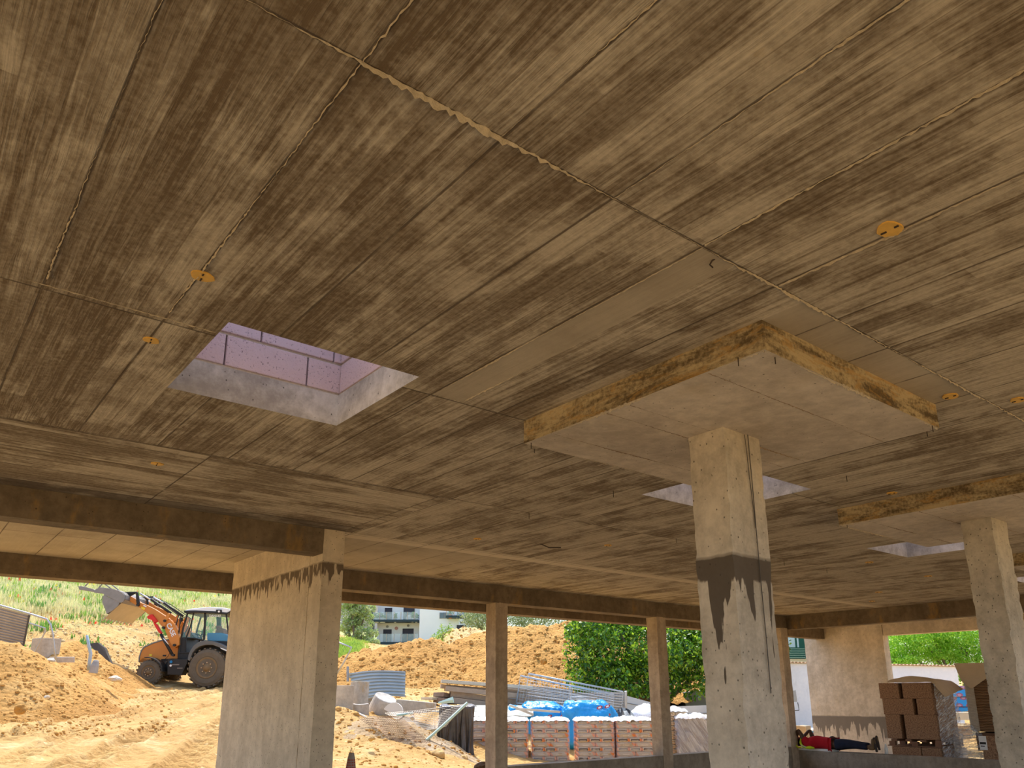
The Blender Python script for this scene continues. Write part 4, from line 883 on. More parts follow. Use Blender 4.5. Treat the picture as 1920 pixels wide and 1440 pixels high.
# link cylinders on top of the arms
for d in (.36,1.5):
    for nm,pts,r,mt in (('bucket_ram',[(880,268),(1110,432)],.05,BLKP),('ram_rod',[(752,200),(900,285)],.03,CHR)):
        m=MB(); m.tube([(K(x,y,.3)[0],d,K(x,y,.3)[2]) for x,y in pts],r,10); m.build(nm,mt,bh,smooth=True)
    for nm,pts,r,mt in (('hydraulic_hose',[(800,215),(960,290),(1160,430),(1200,460)],.016,BLKP),('hydraulic_hose',[(1190,460),(1165,560),(1120,640),(1160,770),(1195,820)],.02,BLKP),('hydraulic_hose',[(1215,455),(1200,620),(1195,760),(1215,900)],.018,BLKP)):
        m=MB(); m.tube([(K(x,y,.3)[0],d+.06,K(x,y,.3)[2]) for x,y in pts],r,6); m.build(nm,mt,bh,smooth=True)
both('bucket_link',[(715,190),(740,190),(758,300),(750,340),(730,345),(722,300)],BLKP,(.24,.32),(1.80,1.88)); both('bucket_link',[(795,215),(815,215),(830,320),(805,325)],BLKP,(.5,.56),(1.56,1.62))
both('bucket_link',[(560,185),(720,180),(735,195),(590,212)],BLKP,(.3,.38),(1.74,1.82)); both('bucket_link',[(575,205),(700,200),(640,232),(600,225)],BLKP,(.32,.4),(1.72,1.80))
# bucket: clamshell open, side cheeks, back shell, jaw, teeth
bk=kpart('bucket',[(218,180),(250,150),(290,133),(340,138),(430,150),(500,165),(545,188),(575,215),(580,260),(562,300),(535,312),(430,262),(330,205),(225,192)],-.12,-.06,GRYM,bevel=.006)
kpart('bucket_cheek',[(218,180),(250,150),(290,133),(340,138),(430,150),(500,165),(545,188),(575,215),(580,260),(562,300),(535,312),(430,262),(330,205),(225,192)],2.12,2.18,GRYM,bk,.006,-.12)
kpart('bucket_jaw_cheek',[(322,235),(345,222),(430,262),(525,302),(500,350),(440,400),(372,440),(352,385),(318,300)],-.11,-.06,GRYM,bk,.006); kpart('bucket_jaw_cheek',[(322,235),(345,222),(430,262),(525,302),(500,350),(440,400),(372,440),(352,385),(318,300)],2.12,2.17,GRYM,bk,.006,-.12)
def shell(name,pts,mat,t=.02,d0=-.06,d1=2.12,parent=None):
    m=MB(); P=[np.array(KU(x,y,-.12)) for x,y in pts]
    for a,b in zip(P[:-1],P[1:]):
        d=(b-a)/np.linalg.norm(b-a); n=np.array([-d[1],d[0]])*t; m.prism([tuple(a),tuple(b),tuple(b+n),tuple(a+n)],d0,d1,(0,0,0),(1,0,0),(0,0,1),(0,1,0))
    return m.build(name,mat,parent or bk)
shell('bucket_back',[(290,133),(430,150),(545,188),(578,225),(575,270),(540,312)],GRYM); shell('bucket_floor',[(535,308),(430,400),(338,486)],plain('polished_steel',(0.52,0.42,0.28),0.45,0.5,0.2,3)); shell('bucket_jaw',[(322,235),(316,300),(352,385),(372,438)],GRYM)
kpart('bucket_fork',[(40,120),(75,115),(215,150),(235,165),(218,185),(140,172),(50,158)],.0,.12,GRYM,bk); kpart('bucket_fork',[(40,120),(75,115),(215,150),(235,165),(218,185),(140,172),(50,158)],1.9,2.02,GRYM,bk,dref=0)
tm=MB(); a=np.array(KU(338,486,-.12)); b=np.array(KU(308,520,-.12)); dd=b-a; nn=np.array([-dd[1],dd[0]])*.18
for k in range(9):
    y=-.06+k*.26; tm.prism([tuple(a-nn),tuple(a+nn),tuple(b)],y,y+.08,(0,0,0),(1,0,0),(0,0,1),(0,1,0))
tm.build('bucket_teeth',plain('tooth_steel',(0.5,0.40,0.28),0.5,0.4),bk)
for x0,y0,x1,y1 in ((335,90,420,150),(415,95,520,180),(100,118,165,55),(245,160,310,80)):
    m=MB(); m.tube([(K(x0,y0,0)[0],.1,K(x0,y0,0)[2]),(K(x1,y1,0)[0],.1,K(x1,y1,0)[2])],.022,6); m.build('fork_stay',GRYM,bk)
# folded rear boom (mostly hidden behind the pier)
kpart('rear_boom',[(2120,1000),(2100,700),(2180,300),(2260,280),(2280,420),(2220,760),(2230,1000)],.85,1.15,ORG,dref=.3)
kpart('rear_stabiliser',[(2120,900),(2120,1180),(2200,1190),(2200,900)],.1,.3,BLKP,dref=.3); kpart('rear_frame',[(2050,900),(2050,1050),(2230,1060),(2230,900)],.2,1.9,BLKP,dref=.3)
kpart('rear_bucket',[(2210,980),(2330,960),(2380,1060),(2330,1160),(2230,1150)],.75,1.3,GRYM,dref=.3)

# ================================================================== LEFT: fence sheets, poles, debris on the slope
GALV=plain('galvanised_steel',(0.50,0.53,0.56),0.4,0.5,0.25,5); GALV2=plain('weathered_sheet',(0.42,0.39,0.35),0.55,0.3,0.35,3); DRK=plain('dark_frame',(0.10,0.10,0.10),0.5,0.4)
def corr(name,label,cat,c4,n,depth,mat,group=None,frame=None,nu=10,bend=0.0,parent=None):
    """ribbed sheet between four corner points TL,TR,BR,BL; ribs run left-right"""
    TL,TRr,BR,BL=[np.array(q,float) for q in c4]; nrm=np.cross(TRr-TL,BL-TL); nrm/=np.linalg.norm(nrm)
    V=[];Fa=[]; prof=[]
    for k in range(n):
        for t,h in ((0,0),(.35,0),(.5,1),(.85,1)): prof.append(((k+t)/n,h))
    prof.append((1,0))
    for side in (0,1):
        for v,h in prof:
            for i in range(nu+1):
                u=i/nu; p=(TL*(1-u)+TRr*u)*(1-v)+(BL*(1-u)+BR*u)*v + nrm*(h*depth+bend*math.sin(PI*u)+ (0.004 if side else 0)); V.append(p)
    R_=len(prof); W_=nu+1
    for s_ in (0,1):
        for a in range(R_-1):
            for i in range(nu):
                q=(s_*R_*W_+a*W_+i,s_*R_*W_+a*W_+i+1,s_*R_*W_+(a+1)*W_+i+1,s_*R_*W_+(a+1)*W_+i); Fa.append(q if s_ else q[::-1])
    m=MB(); m.add(V,Fa)
    if parent: return m.build(name,mat,parent[0],parent[1])
    O=tuple((BL+BR)/2); o=m.build(name,mat,None,O); tag(o,label,cat,group); return o
f=empty('site_fence',at(20,1230,23.2)); tag(f,'leaning fence panel with ribbed metal sheet at far left','fence panel'); FO=tuple(f.location)
D=23.2
corr('ribbed_sheet','','',[at(-75,1118,D),at(55,1153,D),at(43,1214,D),at(-80,1188,D)],13,.035,GALV2,parent=(f,FO))
m=MB(); m.tube([at(-80,1108,D),at(0,1135,D),at(60,1152,D),at(88,1161,D),at(95,1172,D),at(99,1190,D),at(102,1218,D),at(106,1244,D)],.028,8); m.build('tube_frame',GALV,f,FO,smooth=True)
m=MB(); m.tube([at(55,1153,D),at(48,1190,D),at(43,1216,D)],.03,6); m.build('edge_post',DRK,f,FO); m=MB(); m.tube([at(54,1168,D),at(85,1178,D),at(84,1186,D),at(72,1210,D),at(63,1226,D)],.022,6); m.build('brace',GALV,f,FO)
CONC_D=concrete('debris_concrete',(0.42,0.36,0.28),(0.66,0.58,0.46),0.3,None,0.3,((0.55,0.33,0.10),0.6)); CONC_L=concrete('grey_debris_concrete',(0.40,0.37,0.33),(0.62,0.58,0.52),0.3,None,0.3)
def arcpiece(label,px0,px1,pyt,pyb,D,mat,bulge=.25,th=.12,lean=0,name='concrete_ring_piece'):
    """curved wall piece of a broken shaft ring"""
    a=at(px0,pyb,D); b=at(px1,pyb,D); zt=at((px0+px1)/2,pyt,D)[2]; zb=a[2]-.15; w=float((b-a)@RT); m=MB(); n=12; pl=[]; V=[];
    c=(a+b)/2
    for k in range(n+1):
        t=k/n; s=(t-.5)*w; dep=-bulge*(1-(2*t-1)**2); V.append((s,dep))
    outer=V; inner=[(s*(1-th/max(w,.1)),d+th) for s,d in V][::-1]
    poly=outer+inner
    O=(c[0],c[1],zb); m.prism(poly,0,zt-zb,(0,0,0),(1,0,0),(0,1,0),(0,0,1))
    o=m.build(name,mat,bevel=.01); o.location=O; o.rotation_euler=(lean,0,RZ); tag(o,label,'concrete piece'); return o
arcpiece('broken concrete ring piece with dark top lip on the left slope',55,110,1197,1232,24.8,CONC_D,.35,.15)
m=MB(); m.cbox((0,0,0),(.75,.05,.16)); o=m.build('plank',CONC_L); o.location=at(116,1237,23.6); o.rotation_euler=(.2,.0,RZ); tag(o,'grey board lying on the left soil heap beside the bent tube','plank')
m=MB(); m.tube([at(163,1191,24.3),at(166,1208,24.3),at(170,1225,24.3),at(168,1240,24.3),at(166,1256,24.3)],[.035,.045,.05,.05,.05],8); tag(m.build('pole',plain('blue_white_plastic',(0.42,0.55,0.68),0.4,0,0.2,8),None,tuple(at(166,1256,24.3)),smooth=True),'bluish plastic-wrapped pole sticking up from the slope','pole')
m=MB(); c=at(176,1256,24.2); m.lathe([(.13,-.1),(.12,.12),(.085,.26),(.06,.30)],c,(0.1,0,1),14); o=m.build('rolled_mat',GALV2,None,tuple(c)); tag(o,'small grey roll standing by the bluish pole','roll')
m=MB(); P=[at(170,1207,27.5),at(185,1205,27.5),at(198,1215,27.4),at(204,1230,27.2),at(211,1246,27),at(200,1240,27),at(188,1228,27.2),at(174,1214,27.4)]; nn_=np.array(HD)*.08
m.add([p-nn_ for p in P]+[p+nn_ for p in P],[tuple(range(8)),tuple(range(15,7,-1))]+[(i,(i+1)%8,8+(i+1)%8,8+i) for i in range(8)]); tag(m.build('rubber_sheet',plain('dark_rubber',(0.09,0.075,0.06),0.8,0,0.3),None,tuple(P[0])),'dark torn rubber sheet half buried in the slope','sheet')

# ================================================================== MIDDLE: rubble, ribbed sheet, timber, netting
corr('ribbed_sheet','bent grey ribbed metal sheet leaning on the concrete pieces','metal sheet',[at(652,1263,21.8),at(760,1259,21.6),at(759,1306,21.2),at(676,1312,21.2)],8,.04,plain('grey_blue_sheet',(0.47,0.50,0.48),0.4,0.4,0.2,3),None,None,12,-.12)
m=MB(); m.tube([at(652,1250,21.8),at(652,1278,21.6)],.035,6); tag(m.build('post_stub',GALV2,None,tuple(at(652,1278,21.6))),'short metal stub at the upper left of the bent ribbed sheet','post')
corr('ribbed_sheet','lower dark ribbed sheet behind the concrete pieces','metal sheet',[at(684,1308,21.9),at(740,1308,21.9),at(736,1338,21.7),at(690,1338,21.7)],4,.04,GALV2)
arcpiece('curved concrete piece with an orange edge beside the pier',622,662,1285,1333,19.6,CONC_D,.12,.10)
arcpiece('tapering curved concrete piece leaning on the bent ribbed sheet',654,690,1278,1320,20.2,CONC_D,.16,.08,-.12)
arcpiece('pale curved concrete piece at the bottom of the rubble',657,692,1319,1346,19.8,CONC_L,.12,.08,.15)
m=MB(); c=at(716,1327,20.6); ax=np.array([*( -RT[:2]*.25),-.95]); m.lathe([(.36,-.30),(.30,.30)],(0,0,0),(0.15,-.05,1),22); o=m.build('concrete_pipe',CONC_L,None,None,smooth=False,bevel=.02); o.location=c; o.rotation_euler=(.25,.25,RZ); tag(o,'squat grey concrete pipe end between the slab and the ribbed sheet','concrete pipe')
m=MB(); c=at(736,1330,20.0); m.prism([(.26*math.cos(t),.30*math.sin(t)) for t in [PI*k/12 for k in range(13)]],0,.10,(0,0,0),(1,0,0),(0,0,1),(0,1,0)); o=m.build('concrete_ring_piece',plain('white_chalky',(0.82,0.79,0.72),0.9,0,0.1,20)); o.location=c+np.array([0,0,-.12]); o.rotation_euler=(0,.5,RZ); tag(o,'white rounded cap leaning on the squat concrete pipe','concrete piece')
m=MB(); P=[KU_ for KU_ in ()]
def slab(name,label,cat,pts,D,th,mat,bevel=.015,group=None,dz=0):
    P=[at(x,y,D) for x,y in pts]; c=sum(P)/len(P); pl=[(float((p-c)@RT),float(p[2]-c[2])) for p in P]; m=MB(); m.prism(pl,0,th,(0,0,0),(1,0,0),(0,0,1),(0,1,0)); o=m.build(name,mat,bevel=bevel); o.location=c; o.rotation_euler=(0,0,RZ); tag(o,label,cat,group); return o
slab('concrete_slab','long flat concrete slab lying right of the squat pipe','concrete slab',[(743,1311),(815,1318),(814,1330),(800,1337),(741,1337)],20.6,.55,CONC_D)
m=MB(); m.tube([at(673,1338,18.2),at(697,1350,17.9)],.022,6); tag(m.build('pipe',plain('pale_pipe',(0.75,0.72,0.65),0.4),None,tuple(at(697,1350,17.9))),'thin pale pipe on the sand left of the netting','pipe')
m=MB(); m.tube([at(744,1341,18.4),at(774,1337,18.6)],.03,8); TURQ=plain('pale_green_pipe',(0.50,0.68,0.60),0.4,0,0.15); tag(m.build('pipe',TURQ,None,tuple(at(744,1341,18.4))),'short pale green pipe in front of the flat concrete slab','pipe')
m=MB(); m.tube([at(876,1318,18.1),at(830,1361,17.6),at(787,1399,17.2)],.035,8); tag(m.build('pipe',TURQ,None,tuple(at(787,1399,17.2))),'long pale green pipe leaning across the dark tarpaulin','pipe')
# netting: a sagging sheet of wire
def netting(name,label,c4,nu,nv,r,mat,sag=.15,cat='netting'):
    TL,TRr,BR,BL=[np.array(q,float) for q in c4]; m=MB()
    def S(u,v): p=(TL*(1-u)+TRr*u)*(1-v)+(BL*(1-u)+BR*u)*v; return p-np.array([0,0,sag*math.sin(PI*u)*(1-.4*v)])+HD*.12*math.sin(u*9+v*4)
    for i in range(nu+1): m.tube([S(i/nu,k/6) for k in range(7)],r,3,False)
    for j in range(nv+1): m.tube([S(k/14,j/nv) for k in range(15)],r,3,False)
    o=m.build(name,mat,None,tuple((BL+BR)/2)); tag(o,label,cat); return o
NETM=plain('wire_net',(0.42,0.38,0.33),0.5,0.4)
netting('wire_netting','sagging wire netting stretched between the concrete slab and the dark tarpaulin',[at(722,1337,18.6),at(872,1320,18.5),at(836,1362,17.9),at(778,1372,17.7)],44,12,.0045,NETM,.02)
netting('wire_netting','crumpled wire netting lying over the rubble heap',[at(672,1346,17.3),at(752,1344,17.2),at(806,1392,16.9),at(742,1398,16.9)],24,16,.005,plain('rusty_net',(0.30,0.20,0.13),0.7,0.3),-.03)
# sheet piles / timbers stack
TIM=plain('weathered_timber',(0.45,0.33,0.23),0.85,0,0.35,4,True,0.2,0.4); TIM2=plain('pale_timber',(0.62,0.55,0.42),0.85,0,0.25,4,True,0.2,0.4); TIM3=plain('dark_timber',(0.27,0.19,0.14),0.9,0,0.35,4,True,0.2,0.3)
TL=[((828,1274),(1000,1286),6,TIM2,'uppermost pale board of the timber stack behind the post'),((827,1283),(990,1296),7,TIM,'second board of the timber stack, just under the pale top board'),((836,1286),(985,1301),9,TIM,'thick brown beam in the middle of the timber stack'),
    ((846,1296),(975,1312),10,TIM,'beam below the thick brown one in the timber stack'),((846,1307),(970,1322),11,TIM,'lowest wide beam of the timber stack'),((832,1298),(858,1303),8,TIM3,'dark short beam end at the left of the timber stack'),((832,1308),(858,1312),9,TIM3,'lower dark beam end at the left of the timber stack'),((810,1307),(832,1308),5,TIM2,'small pale offcut poking out left of the timber stack')]
for k,((xa,ya),(xb,yb),h,mt,lab) in enumerate(TL):
    D=23.5+.15*(k%2); a=at(xa,ya,D); b=at(xb,yb,D+.3); hh=h*D/F; m=MB(); d=b-a; L=np.linalg.norm(d[:2]); ang=math.atan2(d[1],d[0]); sl=-math.atan2(d[2],L)
    n=1+int(L/.9) if False else 1
    m.box(0,L,-.02,.55,-hh,0); 
    o=m.build('timber_beam',mt,bevel=.008); o.location=a; o.rotation_euler=(0,sl,ang); tag(o,lab,'timber','stacked timber behind the slim post')
m=MB(); m.box(-1.6,2.2,-.4,.5,-.09,0); o=m.build('dunnage_board',TIM3,bevel=.01); o.location=at(880,1328,23.4); o.rotation_euler=(0,.02,RZ); tag(o,'dark board under the timber stack','timber')
m=MB(); P=[at(822,1318,22.8),at(850,1312,22.8),at(842,1322,22.4)]; m.tube([P[0],P[1]],[.03,.1],6); tag(m.build('folded_sheet',TURQ,None,tuple(P[0])),'pale green folded sheet at the foot of the timber stack','sheet')

# draped tarpaulin over pallets
def drape(name,label,cat,px0,px1,pyt,pyb,D,depth,mat,folds,amp,seed=0,top=True,loop=0.0,skirt=0.0):
    nu,nv=70,34; a=at(px0,pyt,D); b=at(px1,pyt,D); zt=(a[2]+b[2])/2; zb=at((px0+px1)/2,pyb,D)[2]; w=float((b-a)@RT); V=[];Fa=[]
    c=(a+b)/2
    for j in range(nv+1):
        v=j/nv
        for i in range(nu+1):
            u=i/nu; ph=u*folds*2*PI+math.sin(u*7+seed)*1.3
            if v<.25 and top: t=v/.25; dep=depth*(1-t); zz=zt+.05*math.sin(u*9+seed)*(1-t)+.04*mnoise.noise(Vector((u*6,t*3,seed))); out=0
            else:
                t=(v-.25)/.75 if top else v; dep=0; zz=zt+(zb-zt)*t; out=-amp*(.15+.85*t)*(math.sin(ph)+.5*math.sin(ph*2.3+1+t*2))-skirt*t*t
                if t>.85: zz+=.03*math.sin(ph*1.7)
            s=(u-.5)*w*(1+.12*skirt*max(0,v-.25)) + .03*math.sin(v*6+u*20)
            V.append((s,dep+out,zz-zb))
    for j in range(nv):
        for i in range(nu): Fa.append((j*(nu+1)+i,j*(nu+1)+i+1,(j+1)*(nu+1)+i+1,(j+1)*(nu+1)+i))
    m=MB(); m.add(V,Fa); o=m.build(name,mat,smooth=True,recalc=False); o.location=(c[0],c[1],zb); o.rotation_euler=(0,0,RZ); tag(o,label,cat)
    sm_=o.modifiers.new('thickness','SOLIDIFY'); sm_.thickness=.008; sm_.offset=1; return o
TARP=G('dark_tarpaulin',0.22); TARP.col(TARP.mix(TARP.noise(TARP.pos(),5,5),(0.05,0.04,0.035),(0.17,0.13,0.09))); TARP.inp('Specular IOR Level',0.7); TARP.bump(TARP.noise(TARP.pos(),14,4),0.5,.02); TARP=TARP.mat
drape('tarpaulin','shiny dark brown tarpaulin draped over a pallet left of the slim post','tarpaulin',822,889,1323,1424,18.6,1.0,TARP,4.5,.075,1,True,0,.22)
m=MB(); m.box(-.36,.36,.15,.95,0,.95); c=at(856,1424,18.7); o=m.build('covered_pallet',plain('dark_pallet_load',(0.12,0.09,0.07),0.9),bevel=.03); o.location=c; o.rotation_euler=(0,0,RZ); tag(o,'pallet load hidden under the dark tarpaulin','pallet load')

# ------------------------------------------------------------------ pallets of cement bags
def bagmat(base,panel,acc,name,hw=.157,pan=1,sl=1.0):
    g=G(name,0.75); x,y,z=g.sep(g.pos(True))      # local: x across bag end, z up
    inx=g.m('MULTIPLY',g.m('LESS_THAN',g.m('ABSOLUTE',x),.115),g.m('LESS_THAN',g.m('ABSOLUTE',z),.032)); bx=g.m('MULTIPLY',g.m('LESS_THAN',g.m('ABSOLUTE',x),.122),g.m('LESS_THAN',g.m('ABSOLUTE',z),.039))
    txt=g.m('MULTIPLY',g.m('LESS_THAN',g.m('ABSOLUTE',g.m('ADD',z,.012)),.007),g.m('MULTIPLY',g.m('LESS_THAN',g.m('ABSOLUTE',x),.085),g.m('GREATER_THAN',g.noise(g.xyz(g.m('MULTIPLY',x,90.0),0.0,0.0),1.0,1),.42)))
    c=g.mix(g.noise(g.pos(),9,4),tuple(q*.8 for q in base),base); c=g.mix(g.m('MULTIPLY',bx,.8*pan),c,(.80,.68,.5)); c=g.mix(g.m('MULTIPLY',inx,float(pan)),c,panel); c=g.mix(g.m('MULTIPLY',txt,.8),c,(.8,.72,.6))
    cr=g.m('GREATER_THAN',g.m('ADD',x,g.m('MULTIPLY',z,.7*sl)),hw-(.042 if pan else .06)); cl=g.m('LESS_THAN',g.m('ADD',x,g.m('MULTIPLY',z,.7*sl)),-hw+(.022 if pan else .03)); pass; c=g.mix(g.m('MULTIPLY',g.m('MAXIMUM',cr,cl),.85),c,acc)
    g.col(c); return g.mat
BAG=bagmat((0.60,0.47,0.33),(0.15,0.12,0.10),(0.86,0.25,0.06),'cement_bag_paper',.157,1,.15); BAGS=bagmat((0.54,0.43,0.31),(0.13,0.10,0.085),(0.84,0.24,0.05),'cement_bag_side_paper',.222,0,.9); BAGY=bagmat((0.72,0.50,0.22),(0.45,0.27,0.10),(0.85,0.55,0.22),'yellow_bag_paper')
FILM=clear('clear_film',(0.93,0.95,0.98),0.24,0.12); WFILM=plain('white_film_top',(0.90,0.91,0.93),0.3,0,0.06,6,True,0.6,0.3)
PALT=plain('pallet_wood',(0.50,0.38,0.24),0.9,0,0.3,6)
def bagmesh(w,d,h,name):
    bm=bmesh.new(); bmesh.ops.create_cube(bm,size=1); bmesh.ops.subdivide_edges(bm,edges=bm.edges,cuts=3,use_grid_fill=True)
    for v in bm.verts:
        x,y,z=v.co; k=1-.35*(abs(2*x)**4+abs(2*y)**4)*.5; v.co=Vector((x*w*(1-.05*abs(2*z)**2),y*d*(1-.05*abs(2*z)**2),z*h*k*1.08))
    me=bpy.data.meshes.new(name); bm.to_mesh(me); bm.free(); me.polygons.foreach_set('use_smooth',[True]*len(me.polygons)); return me
ME_A=bagmesh(.315,.5,.118,'bag_end'); ME_B=bagmesh(.47,.33,.118,'bag_side'); 
ME_A.materials.append(BAG); ME_B.materials.append(BAGS)
ME_Y=bagmesh(.28,.4,.115,'yellow_bag'); ME_Y.materials.append(BAGY)
def euro(root,w,d,z=0.0,name='pallet'):
    m=MB()
    for k in range(5): m.box(-w/2+k*(w-.1)/4,-w/2+k*(w-.1)/4+.1,-d/2,d/2,z+.115,z+.14)
    for k in range(3):
        y=-d/2+k*(d-.1)/2; m.box(-w/2,w/2,y,y+.1,z+.095,z+.115); m.box(-w/2,w/2,y,y+.1,z,z+.02)
        for x in (-w/2,-.05,w/2-.1): m.box(x,x+.1,y,y+.1,z+.02,z+.095)
    o=m.build(name,PALT,root); return o
def crown(root,w,d,z,name,mat,hh=.16,seed=0,over=.03,drop=.1):
    n=26; V=[];Fa=[]
    for j in range(n+1):
        for i in range(n+1):
            u=i/n*2-1; v=j/n*2-1; e=max(abs(u),abs(v)); zz=z+hh*(1-e**3)*(.5+.6*mnoise.noise(Vector((u*2.2,v*2.2,seed*3.7))))+.045*mnoise.noise(Vector((u*6,v*6,seed)))
            if e>.999: zz=z-drop*(.6+.8*mnoise.noise(Vector((u*5,v*5,seed+2))))
            V.append((u*(w/2+over),v*(d/2+over),zz))
    for j in range(n):
        for i in range(n): a=j*(n+1)+i; Fa.append((a,a+1,a+n+2,a+n+1))
    m=MB(); m.add(V,Fa); o=m.build(name,mat,root,smooth=True,recalc=False); return o
def filmwrap(root,w,d,z0,z1,mat,amp=.018,seed=0,name='clear_film',bulge=0):
    n=72; nv=10; V=[];Fa=[]
    for j in range(nv+1):
        for i in range(n):
            t=i/n*4; s=int(t); f=t-s; c=[(-1+2*f,-1),(1,-1+2*f),(1-2*f,1),(-1,1-2*f)][s]; k=amp*mnoise.noise(Vector((i*.55,j*.35,seed)))+bulge
            V.append((c[0]*(w/2+k),c[1]*(d/2+k),z0+(z1-z0)*j/nv))
    for j in range(nv):
        for i in range(n): Fa.append((j*n+i,j*n+(i+1)%n,(j+1)*n+(i+1)%n,(j+1)*n+i))
    m=MB(); m.add(V,Fa); return m.build(name,mat,root,smooth=True,recalc=False)
def bagpallet(px,label,D=20.0,layers=9,pyb=1433,seed=0,ry=0.0):
    c=at(px,pyb,D); z=0.0; root=empty('bag_pallet',(c[0]+HD[0]*.5,c[1]+HD[1]*.5,-0.12),RZ+ry); tag(root,label,'pallet of bags','film-topped pallets of cement bags'); h=.114
    euro(root,1.0,.95)
    for L in range(layers):
        zz=.14+h*L+h/2; odd=L%2
        if odd==0:
            for i in range(3):
                for j in range(2):
                    b=bpy.data.objects.new('cement_bag',ME_A); COL.objects.link(b); b.parent=root; b.location=((i-1)*.322+random.uniform(-.008,.008),-.24+.48*j+random.uniform(-.012,.012),zz); b.rotation_euler=(0,0,random.uniform(-.02,.02)+(PI if j else 0))
        else:
            for i in range(2):
                for j in range(3):
                    b=bpy.data.objects.new('cement_bag',ME_B); COL.objects.link(b); b.parent=root; b.location=((i-.5)*.48+random.uniform(-.008,.008),-.32+.32*j+random.uniform(-.01,.01),zz); b.rotation_euler=(0,0,random.uniform(-.02,.02))
    crown(root,1.0,.98,.14+h*layers,'film_top',WFILM,.09,seed,.02,.06); filmwrap(root,1.0,.98,.10,.14+h*layers,FILM,.02,seed)
    return root
for k,(px,lab) in enumerate(((918,'pallet of cement bags hidden mostly behind the slim post, beside the tarpaulin'),(955,'pallet of cement bags just right of the first slim post'),(1033,'second pallet of cement bags from the left post, under the blue sacks'),(1118,'middle pallet of cement bags under the large blue sack'),(1194,'pallet of cement bags left of the second slim post'))):
    bagpallet(px,lab,20.0+(.25 if k==0 else 0),9 if k else 9,1433 if k!=4 else 1431,k,random.uniform(-.02,.02))
# yellow bags, right of the second slim post
c=at(1268,1418,20.6); root=empty('bag_pallet',(c[0]+HD[0]*.4,c[1]+HD[1]*.4,-.1),RZ); tag(root,'yellow paper bags stacked on a pallet right of the second slim post','pallet of bags'); euro(root,.9,.9)
for L in range(10):
    for i in range(2):
        b=bpy.data.objects.new('yellow_bag',ME_Y); COL.objects.link(b); b.parent=root; b.location=((i-.5)*.3-.0+(.03 if L%2 else 0),-.25,.2+.118*L); b.rotation_euler=(0,0,random.uniform(-.05,.05))
    b=bpy.data.objects.new('yellow_bag',ME_Y); COL.objects.link(b); b.parent=root; b.location=(.0,.2,.2+.118*L)
crown(root,.72,.9,1.36,'film_top',WFILM,.14,21,.02,.05); filmwrap(root,.72,.95,.12,1.38,clear('light_film',(0.9,0.9,0.9),.1,.15),.01,22)
# wrapped pallets
STK=G('streaky_film',.12); _q=STK.pos(True); _x,_y,_z=STK.sep(_q); _n=STK.noise(STK.xyz(STK.m('MULTIPLY',STK.m('ADD',_x,STK.m('MULTIPLY',_z,.6)),9.0),_y,STK.m('MULTIPLY',_z,1.6)),1.0,5,.65,1.2); STK.col((0.88,0.90,0.95)); STK.inp('Alpha',STK.lin(.38,.72,_n,.18,.75)); STK.inp('Specular IOR Level',.9); STK.bump(_n,1.0,.05); STK=STK.mat
GRYF=plain('silvery_film',(0.50,0.52,0.56),0.22,0.1,0.35,5,True,0.8,0.5)
def wrapped(px,pyt,pyb,D,w,label,core,film,top=WFILM,seed=0,hh=.15,name='wrapped_pallet',group=None,d=.95,zb=-.1,bulge=0.02):
    c=at(px,pyb,D); z1=at(px,pyt,D)[2]; root=empty(name,(c[0]+HD[0]*d/2,c[1]+HD[1]*d/2,zb),RZ); tag(root,label,'wrapped pallet',group); H=z1-zb-hh*.7
    euro(root,w,d); m=MB(); m.box(-w/2+.03,w/2-.03,-d/2+.03,d/2-.03,.14,H); m.build('load',core,root,bevel=.03)
    filmwrap(root,w,d,.1,H+.02,film,.035,seed,'wrap',bulge); crown(root,w,d,H,'film_top',top,hh,seed,.02,.08); return root
wrapped(1308,1338,1424,20.2,.92,'cling-wrapped pallet left of the nearest column',plain('brown_load',(0.30,0.28,0.30),0.8,0,0.5,3),STK,WFILM,31,.12)
wrapped(1222,1325,1380,23.0,1.25,'domed pallet in pale grey film behind the second slim post',plain('grey_load',(0.55,0.58,0.66),0.5,0,0.3,4),STK,WFILM,32,.35)
# blue sacks heap
BLUE=G('blue_plastic',0.28); _p=BLUE.pos(True); BLUE.col(BLUE.mix(BLUE.noise(_p,2.5,4),(0.0,0.24,0.64),(0.03,0.47,0.93))); BLUE.inp('Specular IOR Level',0.6); BLUE.bump(BLUE.noise(BLUE.scale(_p,(7,7,1.5)),1.0,5),.8,.06); BLUE=BLUE.mat
REDL=plain('dark_red_print',(0.45,0.05,0.06),0.4); 
def bluebag(px0,px1,pyt,pyb,D,label,seed):
    a=at(px0,pyb,D); b=at(px1,pyb,D); w=float((b-a)@RT)*1.12; c=(a+b)/2; zt=at((px0+px1)/2,pyt,D)[2]; zb=.0; H=(zt-zb)*1.12
    bm=bmesh.new(); bmesh.ops.create_icosphere(bm,subdivisions=5,radius=1)
    for v in bm.verts:
        p=v.co; sx=abs(p.x)**.5*(1 if p.x>0 else -1); sy=abs(p.y)**.7*(1 if p.y>0 else -1); sz=abs(p.z)**.62*(1 if p.z>0 else -1)
        n=mnoise.noise(p*1.7+Vector((seed*4,0,0)))*.12; fo=abs(mnoise.noise(Vector((p.x*7+p.z*2.5,p.y*7,p.z*1.3+seed))))*.17
        v.co=Vector((sx*w/2,sy*.55,sz*H/2))*(1+n-fo)
    me=bpy.data.meshes.new('blue_sack'); bm.to_mesh(me); bm.free(); me.materials.append(BLUE); me.polygons.foreach_set('use_smooth',[True]*len(me.polygons))
    o=bpy.data.objects.new('blue_sack',me); COL.objects.link(o); o.location=(c[0],c[1],zb+H/2); o.rotation_euler=(0,0,RZ); tag(o,label,'blue wrapped load','blue plastic-wrapped loads behind the cement bags'); return o,w,H
